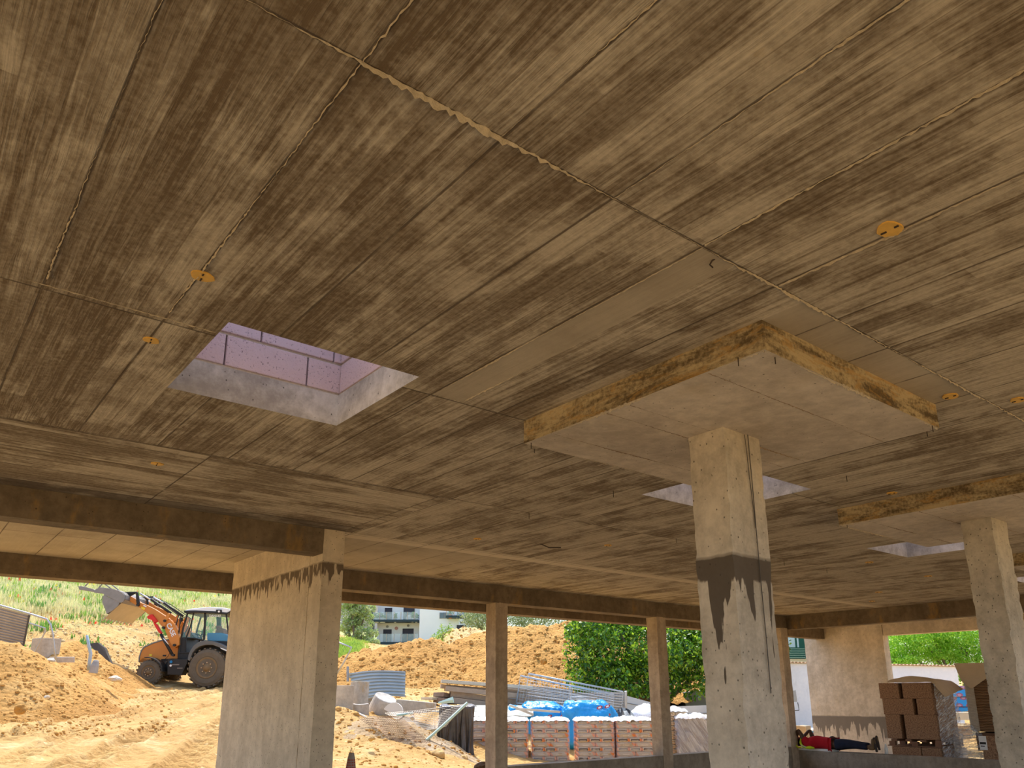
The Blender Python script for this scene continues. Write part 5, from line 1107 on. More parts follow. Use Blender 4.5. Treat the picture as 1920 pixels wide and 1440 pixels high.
for k,(a,b,t,D,lab,marks) in enumerate(((950,974,1331,22.8,'small blue-wrapped load visible just right of the first slim post',[(.3,.62)]),(972,1060,1326,22.8,'low blue-wrapped load left of the tall one',[(.26,.72)]),(1054,1152,1323,22.4,'tallest blue-wrapped load with red printed ovals',[(-.9,.70),(.35,.86),(.62,.72),(.62,.88)]))):
    o,w,H=bluebag(a,b,t,1380,D,lab,k)
    for (u,v) in marks:
        m=MB(); x=u*w/2; z=(v-.5)*H; y=-.50*max(.25,(1-abs(u)**3))**.4
        for s_,mt in ((1.0,REDL),(.55,WFILM)):
            mm=MB(); mm.prism([(.09*s_*math.cos(t_),.045*s_*math.sin(t_)) for t_ in [2*PI*q/18 for q in range(18)]],0,.02,(x,y-.045-(.003 if s_<1 else 0),z),(.9,0,.4),(-.4,0,.9),(0,1,0)); mm.build('printed_oval' if s_==1 else 'oval_centre',mt,o)
# grey-black tarpaulined load between the blue sack and the silvery pallet
bm=bmesh.new(); bmesh.ops.create_icosphere(bm,subdivisions=4,radius=1)
for v in bm.verts:
    p=v.co; v.co=Vector((p.x*.42,p.y*.4,(abs(p.z)**.7*(1 if p.z>0 else -1))*.62*(1-.25*abs(math.sin(math.atan2(p.y,p.x)*3)))))
me=bpy.data.meshes.new('tarpaulin'); bm.to_mesh(me); bm.free(); g=G('black_grey_sheet',.4); x,y,z=g.sep(g.pos(True)); g.col(g.mix(g.step(.48,.52,g.noise(g.xyz(g.m('MULTIPLY',x,6.0),y,g.m('MULTIPLY',z,1.5)),1.0,1)),(0.05,0.05,0.05),(0.40,0.42,0.40))); me.materials.append(g.mat)
o=bpy.data.objects.new('tarpaulin',me); COL.objects.link(o); o.location=at(1167,1368,22.6); o.rotation_euler=(0,0,RZ); tag(o,'grey and black sheet over a load right of the tallest blue one','tarpaulin')
# grey sheets and boards lying behind the sacks
SHT=plain('pale_grey_sheet',(0.55,0.57,0.50),0.6,0,0.3,5,True,0.3,0.5)
def flatsheet(name,label,cat,px0,px1,py,D,depth,mat,thick=.04,amp=.05,seed=0,hw=0):
    a=at(px0,py,D); b=at(px1,py,D); w=float((b-a)@RT); c=(a+b)/2; nu,nv=40,12; V=[];Fa=[]
    for s_ in (0,1):
        for j in range(nv+1):
            for i in range(nu+1):
                u=i/nu;v=j/nv; V.append(((u-.5)*w,v*depth,amp*mnoise.noise(Vector((u*w*1.8,v*3,seed)))-s_*thick-(0.25*(1-v)**4 if hw else 0)))
    q=(nv+1)*(nu+1)
    for s_ in (0,1):
        for j in range(nv):
            for i in range(nu): A=s_*q+j*(nu+1)+i; f=(A,A+1,A+nu+2,A+nu+1); Fa.append(f if not s_ else f[::-1])
    for i in range(nu): Fa.append((i+1,i,q+i,q+i+1))
    m=MB(); m.add(V,Fa); o=m.build(name,mat); o.location=c; o.rotation_euler=(0,0,RZ); tag(o,label,cat); return o
flatsheet('ground_sheet','pale grey wrinkled sheet over low loads between tarpaulin and mesh fences','sheet',850,1000,1325,22.4,1.2,SHT,.03,.09,1,1)
flatsheet('ground_sheet','pale wrinkled sheet behind the blue-wrapped loads','sheet',1000,1095,1325,23.6,.8,SHT,.03,.09,2,1)
for (xa,ya,xb,yb,lab) in ((955,1322,1000,1340,'thin slat slanting over the pale sheet'),(968,1329,1050,1335,'tan board end on the pale sheet behind the blue load')):
    a=at(xa,ya,21.9); b=at(xb,yb,21.9); d=b-a; L=np.linalg.norm(d); m=MB(); m.box(0,L,-.05,.08,-.03,.03); o=m.build('board',TIM2,bevel=.005); o.location=a; o.rotation_euler=(0,-math.asin(d[2]/L),math.atan2(d[1],d[0])); tag(o,lab,'board')
m=MB(); m.box(-2.6,2.6,0,1.0,-1.3,-.06); o=m.build('covered_load',SHT,bevel=.05); o.location=at(935,1328,22.6); o.rotation_euler=(0,0,RZ); tag(o,'low load under the pale grey sheet','covered load')

# ------------------------------------------------------------------ mesh fence panels and hoarding
def meshpanel(c4,label,nu=34,nv=9,r=.028,group='tube-framed mesh fence panels leaning behind the pallets',wire=.004):
    TL,TRr,BR,BL=[np.array(q,float) for q in c4]; O=(BL+BR)/2; root=empty('mesh_fence_panel',O); tag(root,label,'fence panel',group)
    m=MB(); m.tube([BL,TL,TRr,BR,BL],r,8); m.build('tube_frame',GALV,root,tuple(O),smooth=True)
    w=MB()
    for i in range(1,nu): u=i/nu; w.tube([TL*(1-u)+TRr*u,BL*(1-u)+BR*u],wire,3,False)
    for j in range(1,nv): v=j/nv; w.tube([TL*(1-v)+BL*v,TRr*(1-v)+BR*v],wire,3,False)
    w.build('wire_mesh',GALV,root,tuple(O))
meshpanel([at(976,1267,23.6),at(1151,1302,23.6),at(1149,1338,23.6),at(968,1318,23.6)],'front tube-framed mesh panel leaning right behind the blue-wrapped loads')
meshpanel([at(991,1263,24.2),at(1168,1297,24.2),at(1165,1340,24.2),at(983,1322,24.2)],'rear tube-framed mesh panel, its top rail a little above the front one')
meshpanel([at(1070,1306,24.9),at(1119,1308,24.9),at(1118,1338,24.9),at(1070,1336,24.9)],'small mesh panel with a rail in the middle of the ribbed hoarding',14,6,.02)
HO=plain('ribbed_hoarding',(0.40,0.42,0.44),0.45,0.4,0.2,3)
corr('hoarding','left ribbed grey hoarding panel behind the mesh fences','hoarding',[at(945,1282,25.6),at(1069,1293,25.6),at(1069,1345,25.6),at(945,1345,25.6)],9,.035,HO,'ribbed hoarding panels')
corr('hoarding','right ribbed grey hoarding panel under the glossy tree','hoarding',[at(1070,1299,25.8),at(1172,1298,25.8),at(1173,1345,25.8),at(1070,1345,25.8)],9,.035,HO,'ribbed hoarding panels')
for px,pt,lab in ((1069,1287,'steel post between the two ribbed hoarding panels'),(1173,1296,'steel post at the right end of the ribbed hoarding')):
    a=at(px,pt,25.5); b=at(px,1345,25.5); m=MB(); m.tube([a,b],.05,6); tag(m.build('hoarding_post',GALV,None,tuple(b)),lab,'post')
slab('sign_plate','small yellow plate hanging on the small mesh panel','plate',[(1102,1319),(1113,1319),(1113,1325),(1102,1325)],24.5,.02,YELP,.0)
def hoard(pts,D,label):
    P=[at(x,y,D) for x,y in pts]; o=slab('white_hoarding',label,'hoarding',pts,D,.05,plain('white_sheet_'+str(pts[0][0]),(0.66,0.67,0.64),0.5,0,0.1,2),.0,'white hoarding boards'); 
    c=sum(P)/len(P); m=MB()
    for t in (.3,.62):
        a=P[0]*(1-t)+P[3]*t-c; b=P[1]*(1-t)+P[2]*t-c; m.tube([(float(a@RT),-.012,float(a[2])),(float(b@RT),-.012,float(b[2]))],.013,4)
    m.build('board_joint',plain('joint_grey',(0.30,0.30,0.28),.7),o)
hoard([(1174,1304),(1236,1321),(1236,1350),(1174,1350)],27,'white hoarding board sloping down right of the ribbed hoarding')
hoard([(1256,1325),(1338,1322),(1338,1372),(1256,1372)],26,'white hoarding board left of the nearest column')
for px,lab in ((1263,'dark upright on the white hoarding left of the nearest column'),(1329,'dark upright on the white hoarding beside the nearest column')):
    a=at(px,1326,25.9); m=MB(); m.cbox((0,0,-.35),(.09,.06,.75)); o=m.build('hoarding_post',DRK); o.location=a; o.rotation_euler=(0,0,RZ); tag(o,lab,'post')
slab('garden_shed','dark grey-green wall beneath the glossy tree, left of the nearest column','shed',[(1285,1298),(1345,1292),(1345,1345),(1285,1345)],31,2.0,plain('green_grey_render',(0.20,0.23,0.22),.8,0,.2,2),.02)
# bent frame left on the slope beside the pier
m=MB(); m.tube([at(626,1201,27),at(659,1214,27),at(646,1240,27),at(632,1263,27)],.03,8); tag(m.build('bent_tube',GALV,None,tuple(at(632,1263,27)),smooth=True),'bent grey tube frame sticking up beside the pier','tube')
# chequered sack on a stake at the bottom edge
c=np.array([*at(659,1415,8.6)[:2],0.0]); zt=at(659,1412,8.6)[2]
root=empty('sack',c,RZ); tag(root,'grey sack with red diamonds tied on a stake at the bottom edge','sack')
g=G('diamond_fabric',.9); x,y,z=g.sep(g.pos(True)); ck=g.m('GREATER_THAN',g.m('MULTIPLY',g.m('SINE',g.m('MULTIPLY',g.m('ADD',g.m('MULTIPLY',x,1.6),z),120.0)),g.m('SINE',g.m('MULTIPLY',g.m('SUBTRACT',g.m('MULTIPLY',x,1.6),z),120.0))),.1); g.col(g.mix(g.m('MULTIPLY',ck,g.m('LESS_THAN',z,zt-.055)),(0.42,0.36,0.32),(0.50,0.08,0.06)))
m=MB(); m.lathe([(.028,0),(.03,-.01),(.040,-.05),(.055,-.16),(.075,-.32),(.085,-.5),(.06,-.6)],(0,0,zt),(0,0,1),18); m.build('fabric',g.mat,root,smooth=True)
m=MB(); m.tube([(0,0,0),(0,0,zt-.01)],.02,6); m.build('stake',TIM3,root)
m=MB(); m.tube([(-.012,0,zt-.01),(-.016,0,zt+.04)],.0035,5); m.tube([(0.008,0,zt-.01),(.004,0,zt+.02),(-.012,0,zt+.07)],.003,5); m.tube([(.026,0,zt-.01),(.012,0,zt+.03)],.003,5); m.build('wire_ties',STEEL_RUST,root)
# ================================================================== BUILDINGS
WALLW=plain('white_render',(0.94,0.95,0.97),0.85,0,0.06,0.6,True,0.2); NAVY=plain('dark_slab_edge',(0.03,0.055,0.07),0.5); SHUT=plain('dark_shutter',(0.055,0.052,0.07),0.6,0,0.2,3); PANE=plain('window_pane',(0.10,0.15,0.17),0.1,0,0.3,1,True,0.8); BALG=clear('balcony_glass',(0.80,0.95,0.95),0.18,0.05)
PLANT=leafmat('balcony_plant',(0.08,0.22,0.05),(0.2,0.4,0.1)); POTW=plain('white_pot',(0.8,0.8,0.78),.6); POTT=plain('terracotta',(0.50,0.20,0.10),.8); BEIGE=plain('beige_post',(0.55,0.45,0.36),.7)
AD=72.0; AH=float(at(780,1180,AD)@HD); a0=atH(780,1206,AH); AO=np.array([a0[0],a0[1],0.0])
apt=empty('apartment_building',AO,RZ); tag(apt,'white apartment block with glass-railed balconies beyond the spoil heap','building')
def A(px,py): p=atH(px,py,AH)-AO; return float(p@RT),float(p[2])
def abox(name,px0,px1,py0,py1,d0,d1,mat,parent=apt,bevel=0):
    (x0,z0),(x1,z1)=A(px0,py1),A(px1,py0); m=MB(); m.box(min(x0,x1),max(x0,x1),d0,d1,min(z0,z1),max(z0,z1)); return m.build(name,mat,parent,bevel=bevel)
abox('wall',697,905,1060,1290,1.5,11,WALLW); abox('projecting_wall',783,862,1060,1290,.0,1.6,WALLW); abox('edge_fin',695.5,698.5,1060,1206,-.1,1.6,NAVY)
for y in (1164,1206): abox('balcony_slab',697,784,y-2.3,y+1.8,-.15,1.5,NAVY)
abox('balcony_slab',838,885,1156.5,1160.5,-1.3,.2,NAVY); abox('lower_wall',699,784,1208,1290,-.02,1.5,WALLW)
for (a,b,c,d) in ((716,731,1136.5,1163),(752,774,1134,1163),(713,730,1177.5,1204),(750,772,1176,1204)):
    w=abox('window',a,b,c,d,1.44,1.53,SHUT); mid=c+(d-c)*.42; abox('pane',a+.8,b-.8,mid,d,1.41,1.45,PANE,w)
w=abox('window',824,842,1148.5,1160,-.05,.1,plain('grey_frame',(0.30,0.32,0.33),.5)); abox('pane',825,832,1149.5,1159,-.08,-.04,PANE,w); abox('pane',834,841,1149.5,1159,-.08,-.04,PANE,w)
w=abox('window',857,875,1143,1158,-.06,.1,SHUT); abox('pane',858,865,1147,1158,-.09,-.04,PANE,w); abox('pane',867,874,1147,1158,-.09,-.04,PANE,w); abox('window',856,874,1172,1200,-.06,.1,SHUT)
for y0,y1 in ((1147.5,1163),(1188.5,1204.5)):
    abox('balcony_glass',699,784,y0,y1,-.10,-.06,BALG)
    for x in (712,725,739,752,764,777): abox('rail_post',x-.7,x+.7,y0,y1,-.14,-.05,BEIGE)
abox('balcony_glass',840,885,1146,1157,-1.25,-1.2,BALG); 
for x in (839,853,868,880): abox('rail_post',x-.6,x+.6,1145,1157,-1.3,-1.2,BEIGE)
for x,y in ((721.5,1172.2),(761.5,1170.5),(865,1167)):
    c=A(x,y); m=MB(); m.lathe([(.001,-.1),(.1,-.08),(.12,.02)],(c[0],1.42 if x<800 else -.02,c[1]),(0,1,0),12); m.build('wall_lamp',plain('grey_lamp',(0.3,0.3,0.28),.5),apt)
c=A(739,1175.5); m=MB(); m.lathe([(.001,-.12),(.16,-.05),(.16,.02)],(c[0],1.45,c[1]),(0,1,0),14); m.build('alarm_box',plain('red_grey_box',(0.55,0.30,0.28),.5),apt)
m=MB(); 
for (x0,y0),(x1,y1) in (((873,1180),(873,1160)),((873,1160),(866,1153)),((866,1153),(862,1152))): a,b=A(x0,y0),A(x1,y1); m.tube([(a[0],-1.6,a[1]),(b[0],-1.6,b[1])],.05,6)
m.build('lamp_bracket',plain('grey_pipe',(0.45,0.45,0.45),.5),apt)
for (x,y,w_,mt) in ((705,1162,.3,POTW),(716,1162,.35,POTW),(740,1162,.14,POTW),(773,1161,.16,POTW),(780,1162,.12,POTW),(846,1157,.22,POTT)):
    c=A(x,y); yy=-1.0 if x>800 else .4; m=MB(); z=c[1]-.25; m.lathe([(w_*.7,0),(w_,.4)],(c[0],yy,z),(0,0,1),10); pt=m.build('flower_pot',mt,apt); rr=np.random.RandomState(int(x)); n=60
    p=np.array([c[0],yy,z+.6])+rr.randn(n,3)*np.array([w_*.5,.10,.12]); t=rr.randn(n,3)*.09; s=rr.randn(n,3)*.04; quads_mesh('plant',np.stack([p-t,p+s,p+t,p-s],1).reshape(-1,3),PLANT,pt)
c=A(766,1158); m=MB(); m.lathe([(.28,-.02),(.32,0),(.28,.02)],(c[0],.6,c[1]),(0,1,0),14); m.build('garden_wheel',POTW,apt)
# pinkish building behind the forked tree
o=slab('apartment_building','pinkish house with a small window behind the forked tree','building',[(600,1090),(694,1090),(694,1250),(600,1250)],90,9,plain('pink_render',(0.52,0.44,0.43),.9,0,.08,.5),.0)
c_=at(647,1170,90); 
for a,b,cc,d in ((642.5,652,1176,1185),(664,672,1150,1160)):
    P=[at(x,y,90)-o.location if False else np.array(at(x,y,90))-np.array(o.location) for x,y in ((a,d),(b,cc))]; m=MB(); m.box(float(P[0]@RT),float(P[1]@RT),-.05,.02,P[0][2],P[1][2]); m.build('window',PANE,o)

# green-shuttered house on the right
HD2=44.0; hw=slab('house','pale house with dark green shutters and balcony at right','building',[(1440,1130),(1560,1130),(1560,1300),(1440,1300)],HD2,6,plain('pale_house_render',(0.70,0.64,0.56),.9,0,.06,.8),.0)
HL=np.array(hw.location)
def H2(name,pts,d0,d1,mat,parent=hw):
    pl=[(float((np.array(at(x,y,HD2))-HL)@RT),float(at(x,y,HD2)[2]-HL[2])) for x,y in pts]; m=MB(); m.prism(pl,d0,d1,(0,0,0),(1,0,0),(0,0,1),(0,1,0)); return m.build(name,mat,parent)
GRN=plain('dark_green_paint',(0.01,0.10,0.07),.4); 
def R4(a,b,c,d): return [(a,c),(b,c),(b,d),(a,d)]
w=H2('window_frame',R4(1470,1507,1180,1236),-.10,.0,GRN); H2('pane',R4(1474,1490,1185,1214),-.13,-.09,plain('light_pane',(0.45,0.62,0.66),.15,0,.1,1),w); H2('pane',R4(1494,1497,1185,1214),-.13,-.09,plain('light_pane2',(0.45,0.62,0.66),.15,0,.1,1),w)
for k in range(5): H2('balcony_bar',R4(1470,1505,1217+k*4,1218.3+k*4),-.5,-.46,plain('pale_green_bar',(0.22,0.38,0.30),.5))
for x in (1503,1507): H2('balcony_bar',R4(x-.6,x+.6,1195,1236),-.5,-.46,GRN)
H2('ochre_trim',R4(1509,1515,1180,1243),-.12,.0,plain('ochre_trim',(0.55,0.42,0.24),.8)); H2('pale_wall',R4(1515,1560,1150,1300),-.06,.0,plain('bluish_render',(0.60,0.64,0.70),.9,0,.05,.8)); H2('sill',R4(1470,1512,1236,1243),-.3,.0,plain('tiled_sill',(0.66,0.62,0.45),.8)); H2('plinth_box',R4(1506,1514,1228,1245),-.2,.0,plain('grey_box',(0.35,0.34,0.34),.8))
o=slab('house','grey gable behind the feathery tree, right of the corner pier','building',[(1640,1150),(1672,1150),(1672,1235),(1640,1235)],52,6,plain('grey_gable',(0.42,0.40,0.40),.9,0,.06,.8),.0)

# garden wall with tile coping
gw_mat=concrete('whitewashed_wall',(0.80,0.84,0.90),(0.90,0.93,0.97),0.0,None,0.15,((0.35,0.35,0.36),0.25),0.15)
gw=empty('garden_wall',at(1640,1330,30),RZ); tag(gw,'white garden wall with a clay tile coping behind the right-hand bay','garden wall'); GL=np.array(gw.location)
def GWp(px,py): d=ray(px,py); g0=float(GL@HD); k=g0/float(d@HD); p=np.array([d[0]*k,d[1]*k,d[2]*k+CAMZ])-GL; return float(p@RT),float(p[2])
tl,tr=GWp(1440,1242.5),GWp(1793.5,1250); bz=-2.2
m=MB(); m.prism([(tl[0],bz),(tr[0],bz),(tr[0],tr[1]),(tl[0],tl[1])],0,.25,(0,0,0),(1,0,0),(0,0,1),(0,1,0)); m.build('wall_body',gw_mat,gw)
cp=MB(); n=52
for k in range(n):
    t=(k+.5)/n; x=tl[0]+(tr[0]-tl[0])*t; z=tl[1]+(tr[1]-tl[1])*t; r=(tr[0]-tl[0])/n*.5
    prof=[(r*math.cos(a)*.95,r*.8*math.sin(a)) for a in [PI*q/6 for q in range(7)]]; inn=[(p*.72,q*.72) for p,q in prof[::-1]]
    cp.prism(prof+inn,-.10,.36,(x,0,z),(1,0,0),(0,0,1),(0,1,0))
cp.build('tile_coping',plain('clay_tile',(0.62,0.42,0.27),.9,0,.4,3),gw)
m=MB(); m.prism([(tl[0],tl[1]-.01),(tr[0],tr[1]-.01),(tr[0],tr[1]+.04),(tl[0],tl[1]+.04)],-.06,.31,(0,0,0),(1,0,0),(0,0,1),(0,1,0)); m.build('coping_bed',MORTAR,gw)
mb_=slab('meter_box','small grey meter box with open black door on the white garden wall','meter box',[(1481,1296),(1493,1294),(1494,1316),(1484,1316)],26.5,.22,plain('grey_box_metal',(0.38,0.40,0.39),.4,.2),.0)
a=at(1484,1306,26.45); m=MB(); m.cbox((float((a-np.array(mb_.location))@RT),-.03,.0),(.09,.03,.36)); m.build('box_opening',BLKP,mb_)
m=MB(); m.tube([(.1,-.05,-.2),(.12,-.06,-.45),(-.3,.0,-.5)],.015,5); m.build('cable',BLKP,mb_)

# things outside the right-hand bay
slab('concrete_block','beige concrete block behind the lying person','concrete block',[(1489,1360),(1514,1362),(1514,1420),(1489,1420)],20.8,.6,plain('beige_cast',(0.66,0.50,0.30),.9,0,.12,3),.02)
slab('concrete_block','narrow grey concrete upright right of the beige block','concrete block',[(1514.5,1361),(1523,1361),(1525,1420),(1514.5,1420)],20.9,.5,plain('grey_cast',(0.50,0.42,0.30),.9,0,.12,3),.01)
BLP=G('blue_pack_film',.35); x,y,z=BLP.sep(BLP.pos(True)); u=BLP.m('DIVIDE',x,.30); v=BLP.m('DIVIDE',z,.22); ro=BLP.m('FLOOR',v); u2_=BLP.m('ADD',u,BLP.m('MULTIPLY',ro,.5)); fu=BLP.m('SUBTRACT',BLP.m('SUBTRACT',u2_,BLP.m('FLOOR',u2_)),.5); fv=BLP.m('SUBTRACT',BLP.m('SUBTRACT',v,ro),.5)
dd_=BLP.m('ADD',BLP.m('POWER',BLP.m('MULTIPLY',BLP.m('ABSOLUTE',fu),2.9),2.0),BLP.m('POWER',BLP.m('MULTIPLY',BLP.m('ABSOLUTE',fv),3.6),2.0))
c=BLP.mix(BLP.step(1.05,.95,dd_),(0.03,0.30,0.72),(0.33,0.10,0.20)); c=BLP.mix(BLP.m('MULTIPLY',BLP.step(.35,.25,dd_),.5),c,(.6,.5,.6)); BLP.col(c); BLPM=BLP.mat
def pack(px0,px1,py0,py1,D,label,dep=.8):
    o=slab('insulation_pack',label,'insulation pack',R4(px0,px1,py0,py1),D,dep,BLPM,.03,'blue insulation packs with red ovals'); return o
for k,(a,b,lab) in enumerate(((1286,1306,'top blue insulation pack with red ovals between the two block pallets'),(1306.3,1325,'second blue insulation pack from the top'),(1325.3,1334.5,'lowest thin blue insulation pack on the timber beam'))):
    o=pack(1764,1832,a,b,23.5,lab)
    p=at(1786,(a+b)/2,23.5)-np.array(o.location); m=MB(); m.cbox((float(p@RT),-.01,float(p[2])),(.085,.012,.15 if k<2 else .08)); m.build('paper_label',WHT,o)
pack(1524,1560,1371,1425,23.8,'blue insulation pack with a white top left of the corner pier'); flatsheet('film_cover','white crumpled film on the blue pack left of the corner pier','film',1522,1562,1369,23.8,.8,WFILM,.03,.06,5)
slab('timber_beam','thick pale beam carrying the blue insulation packs','timber',R4(1770,1835,1336,1350),22.6,.9,TIM2,.01)
for k,(a,b,c,d,D,mt,lab) in enumerate(((1772,1812,1356,1376,20.6,TIM2,'upper grey plank pile below the insulation packs'),(1774,1806,1378,1398,20.4,TIM2,'lower grey plank pile, left part'),(1792,1822,1360,1368,19.6,plain('tan_board',(0.66,0.48,0.27),.8,0,.2,4),'tan board on the plank pile'),(1793,1824,1369,1378,19.6,plain('tan_board2',(0.60,0.43,0.24),.8,0,.2,4),'tan board just under the first tan one'),(1795,1822,1379,1386,19.6,TIM2,'thin board at the bottom of the tan pair'),(1776,1815,1402,1430,20.0,TIM2,'lowest plank pile beside the wrapped stack'))):
    slab('plank_pile' if k in(0,1,5) else 'board',lab,'planks',R4(a,b,c,d),D,.9,mt,.01)

# pallet of large brown blocks, wrapped on its right side
BRB=G('brown_block',.95); n_=BRB.noise(BRB.pos(),42,6,.8); BRB.col(BRB.mix(BRB.step(.35,.6,n_),(0.15,0.075,0.04),(0.44,0.27,0.16))); BRB.bump(n_,.8,.01); BRB=BRB.mat
PX0,PX1=17.0,18.0
ys_l=8.62; 
def YX(px,py): return atX(px,py,PX0)
root=empty('block_pallet',(PX0+.5,(8.62+7.58)/2,0)); tag(root,'pallet of large brown blocks wrapped in film right of the corner pier','block pallet'); RO=tuple(root.location)
zt=1.88; zr=[1.88,1.555,1.235,.79,.685,.40]
def blk(y0,y1,z0,z1,x0=PX0,x1=PX0+.48): m=MB(); m.box(x0,x1,y0,y1,z0,z1); return m.build('block',BRB,root,RO,bevel=.010)
yl,yr=8.66,7.60
h=.323; z=.74
rows=[(1.56,1.88,[(8.70,8.28),(8.20,7.60)],.0),(1.235,1.56,[(8.66,8.02),(7.94,7.60)],0),(.75,1.235,[(8.64,8.33),(8.24,7.58)],0)]
for z0,z1,bl_,_ in rows:
    for a,b in bl_:
        if z1-z0>.4: blk(b,a,z0,z0+(z1-z0)/2,PX0,PX0+.48) if False else blk(b,a,z0,z1,PX0,PX0+.48)
        else: blk(b,a,z0,z1)
    blk(7.60,8.12,z0,z1,PX0+.5,PX0+.98); blk(8.13,8.64,z0,z1,PX0+.5,PX0+.98)
m=MB(); 
for k in range(4): m.box(PX0,PX0+1,7.55+k*.30,7.67+k*.30,.70,.745)
m.box(PX0,PX0+.1,7.55,8.66,.60,.62); m.box(PX0+.45,PX0+.55,7.55,8.66,.60,.62); m.box(PX0+.9,PX0+1,7.55,8.66,.60,.62)
for k in range(3):
    for xx in (PX0,PX0+.45,PX0+.9): m.box(xx,xx+.1,7.56+k*.47,7.68+k*.47,.62,.70)
m.build('pallet_board',plain('dark_pallet',(0.24,0.13,0.08),.9,0,.3,5),root,RO)
root2=empty('block_pallet',(PX0+.5,8.1,0)); tag(root2,'lower pallet of brown blocks underneath, cut off by the parapet','block pallet'); RO2=tuple(root2.location)
for a,b in ((8.58,7.98),(7.965,7.58)):
    m=MB(); m.box(PX0,PX0+.98,b,a,.14,.595); m.build('block',BRB,root2,RO2,bevel=.012)
m=MB(); 
for k in range(3):
    m.box(PX0+k*.44,PX0+k*.44+.1,7.58,8.58,0,.14)
m.build('pallet_board',PALT,root2,RO2)
SF=G('stretch_film',.15); lx,ly,lz=SF.sep(SF.pos()); w_=SF.noise(SF.xyz(SF.m('MULTIPLY',SF.m('ADD',lx,SF.m('MULTIPLY',lz,.35)),3.0),SF.m('MULTIPLY',ly,3.0),SF.m('MULTIPLY',SF.m('SUBTRACT',lz,SF.m('MULTIPLY',lx,.35)),26.0)),1.0,5,.7,1.6); SF.col((0.80,0.84,0.92)); SF.inp('Alpha',SF.lin(.40,.66,w_,.06,.9)); SF.inp('Specular IOR Level',.9); SF.bump(w_,1.0,.03); SF=SF.mat
def filmpart(x0,x1,y0,y1,z0,z1,parent,O,name='stretch_film',seed=0,faces='R'):
    n=30; V=[];Fa=[]
    for j in range(n+1):
        for i in range(n+1):
            u=i/n;v=j/n; x=x0+(x1-x0)*u; V.append((x,y0-.02+.02*mnoise.noise(Vector((u*6,v*9,seed))),z0+(z1-z0)*v))
    for j in range(n):
        for i in range(n): a=j*(n+1)+i; Fa.append((a,a+1,a+n+2,a+n+1))
    m=MB(); m.add(V,Fa); m.build(name,SF,parent,O,smooth=True,recalc=False)
filmpart(PX0-.02,PX0+1.0,7.56,7.56,.66,1.86,root,RO); filmpart(PX0-.02,PX0+1.0,7.555,7.5,.16,.64,root2,RO2)
# kraft paper sheet on top
KR=plain('kraft_paper',(0.64,0.52,0.37),.8,0,.15,5,True,.2,.4)
n1,n2=30,24; V=[];Fa=[]
for j in range(n2+1):
    for i in range(n1+1):
        u=i/n1;v=j/n2; y=8.52-u*1.15; x=PX0+.02+v*.9; z=1.885+min(1,v*9)*(.13*max(0,math.sin(PI*min(1,.15+u*.86)))**1.2*(.85+.15*math.sin(v*4+1)))+.018*mnoise.noise(Vector((u*5,v*5,3)))
        if u>.82: z-= (u-.82)/.18*.30*(1-.55*v); y+=-.06*(u-.82)
        V.append((x,y,z))
for j in range(n2):
    for i in range(n1): a=j*(n1+1)+i; Fa.append((a,a+1,a+n1+2,a+n1+1))
m=MB(); m.add(V,Fa); o=m.build('paper_sheet',KR,None,(PX0+.5,8.1,1.88),smooth=True,recalc=False); tag(o,'crumpled brown paper sheet on top of the brown block pallet','paper sheet')

# second tall stack, wrapped, partly behind the right column
RIBB=G('stacked_tiles_edge',.9); x,y,z=RIBB.sep(RIBB.pos()); s_=RIBB.m('SINE',RIBB.m('ADD',RIBB.m('MULTIPLY',z,210.0),RIBB.m('MULTIPLY',RIBB.noise(RIBB.pos(),6,4),6.0))); RIBB.col(RIBB.mix(RIBB.step(-.6,.7,s_),(0.13,0.065,0.03),(0.44,0.27,0.15))); RIBB.bump(s_,.7,.02); RIBB=RIBB.mat
SX=17.6; 
yA=float(atX(1812,1300,SX)[1]); zA=float(atX(1840,1246,SX)[2]); zB=float(atX(1835,1372,SX)[2]); 
st=empty('wrapped_stack',(SX+.5,yA-.6,0)); tag(st,'tall wrapped stack of brown sheets beside the right column','wrapped stack'); SO=tuple(st.location)
print('stack',yA,zA,zB)
m=MB(); m.box(SX,SX+1.0,yA-1.25,yA,zB,zA-.18); m.build('sheet_pile',RIBB,st,SO,bevel=.02)
m=MB(); m.box(SX+.02,SX+.98,yA-1.2,yA-.05,.55,zB-.02); m.build('pallet_blocks',plain('dark_pallet_b',(0.22,0.12,0.07),.9),st,SO)
# film strip down the left arris and kraft cap
m=MB(); n=60
for k in range(n):
    z0=zB+.02+(zA-.35-zB)*k/n; m.tube([(SX-.012,yA-.16,z0),(SX-.02,yA+.01,z0+.012),(SX+.3,yA+.02,z0+.02)],.0065,4,False)
m.build('twisted_film',plain('milky_plastic',(0.72,0.66,0.58),.25,0,.2,20,False,.8),st,SO)
cap=MB(); zc=zA-.18; cap.add([(SX-.05,yA+.14,zA+.04),(SX-.03,yA-1.25,zA+.02),(SX+1.0,yA-1.25,zA+.02),(SX+1.0,yA+.1,zA+.03),(SX-.03,yA+.05,zc-.14),(SX-.03,yA-.12,zc-.30),(SX-.04,yA-.62,zc+.02),(SX-.03,yA-1.25,zc+.06)],[(0,1,2,3),(0,4,5,6),(0,6,7,1),(0,3,4)])
cap.build('paper_cap',KR,st,SO,recalc=False)
st2=empty('wrapped_stack',(SX+.3,yA-.6,0)); tag(st2,'lower film-wrapped brown pallet with a white paper label, below the tall stack','wrapped stack'); SO2=tuple(st2.location)
zl=zB-.06; m=MB(); m.box(SX-.35,SX+.6,yA-1.25,yA-.28,.0,zl); m.build('block_load',BRB,st2,SO2,bevel=.02)
y0=float(atX(1836,1390,SX-.35)[1]); y1=float(atX(1850,1390,SX-.35)[1]); z0=float(atX(1843,1406,SX-.35)[2]); z1=float(atX(1843,1380,SX-.35)[2])
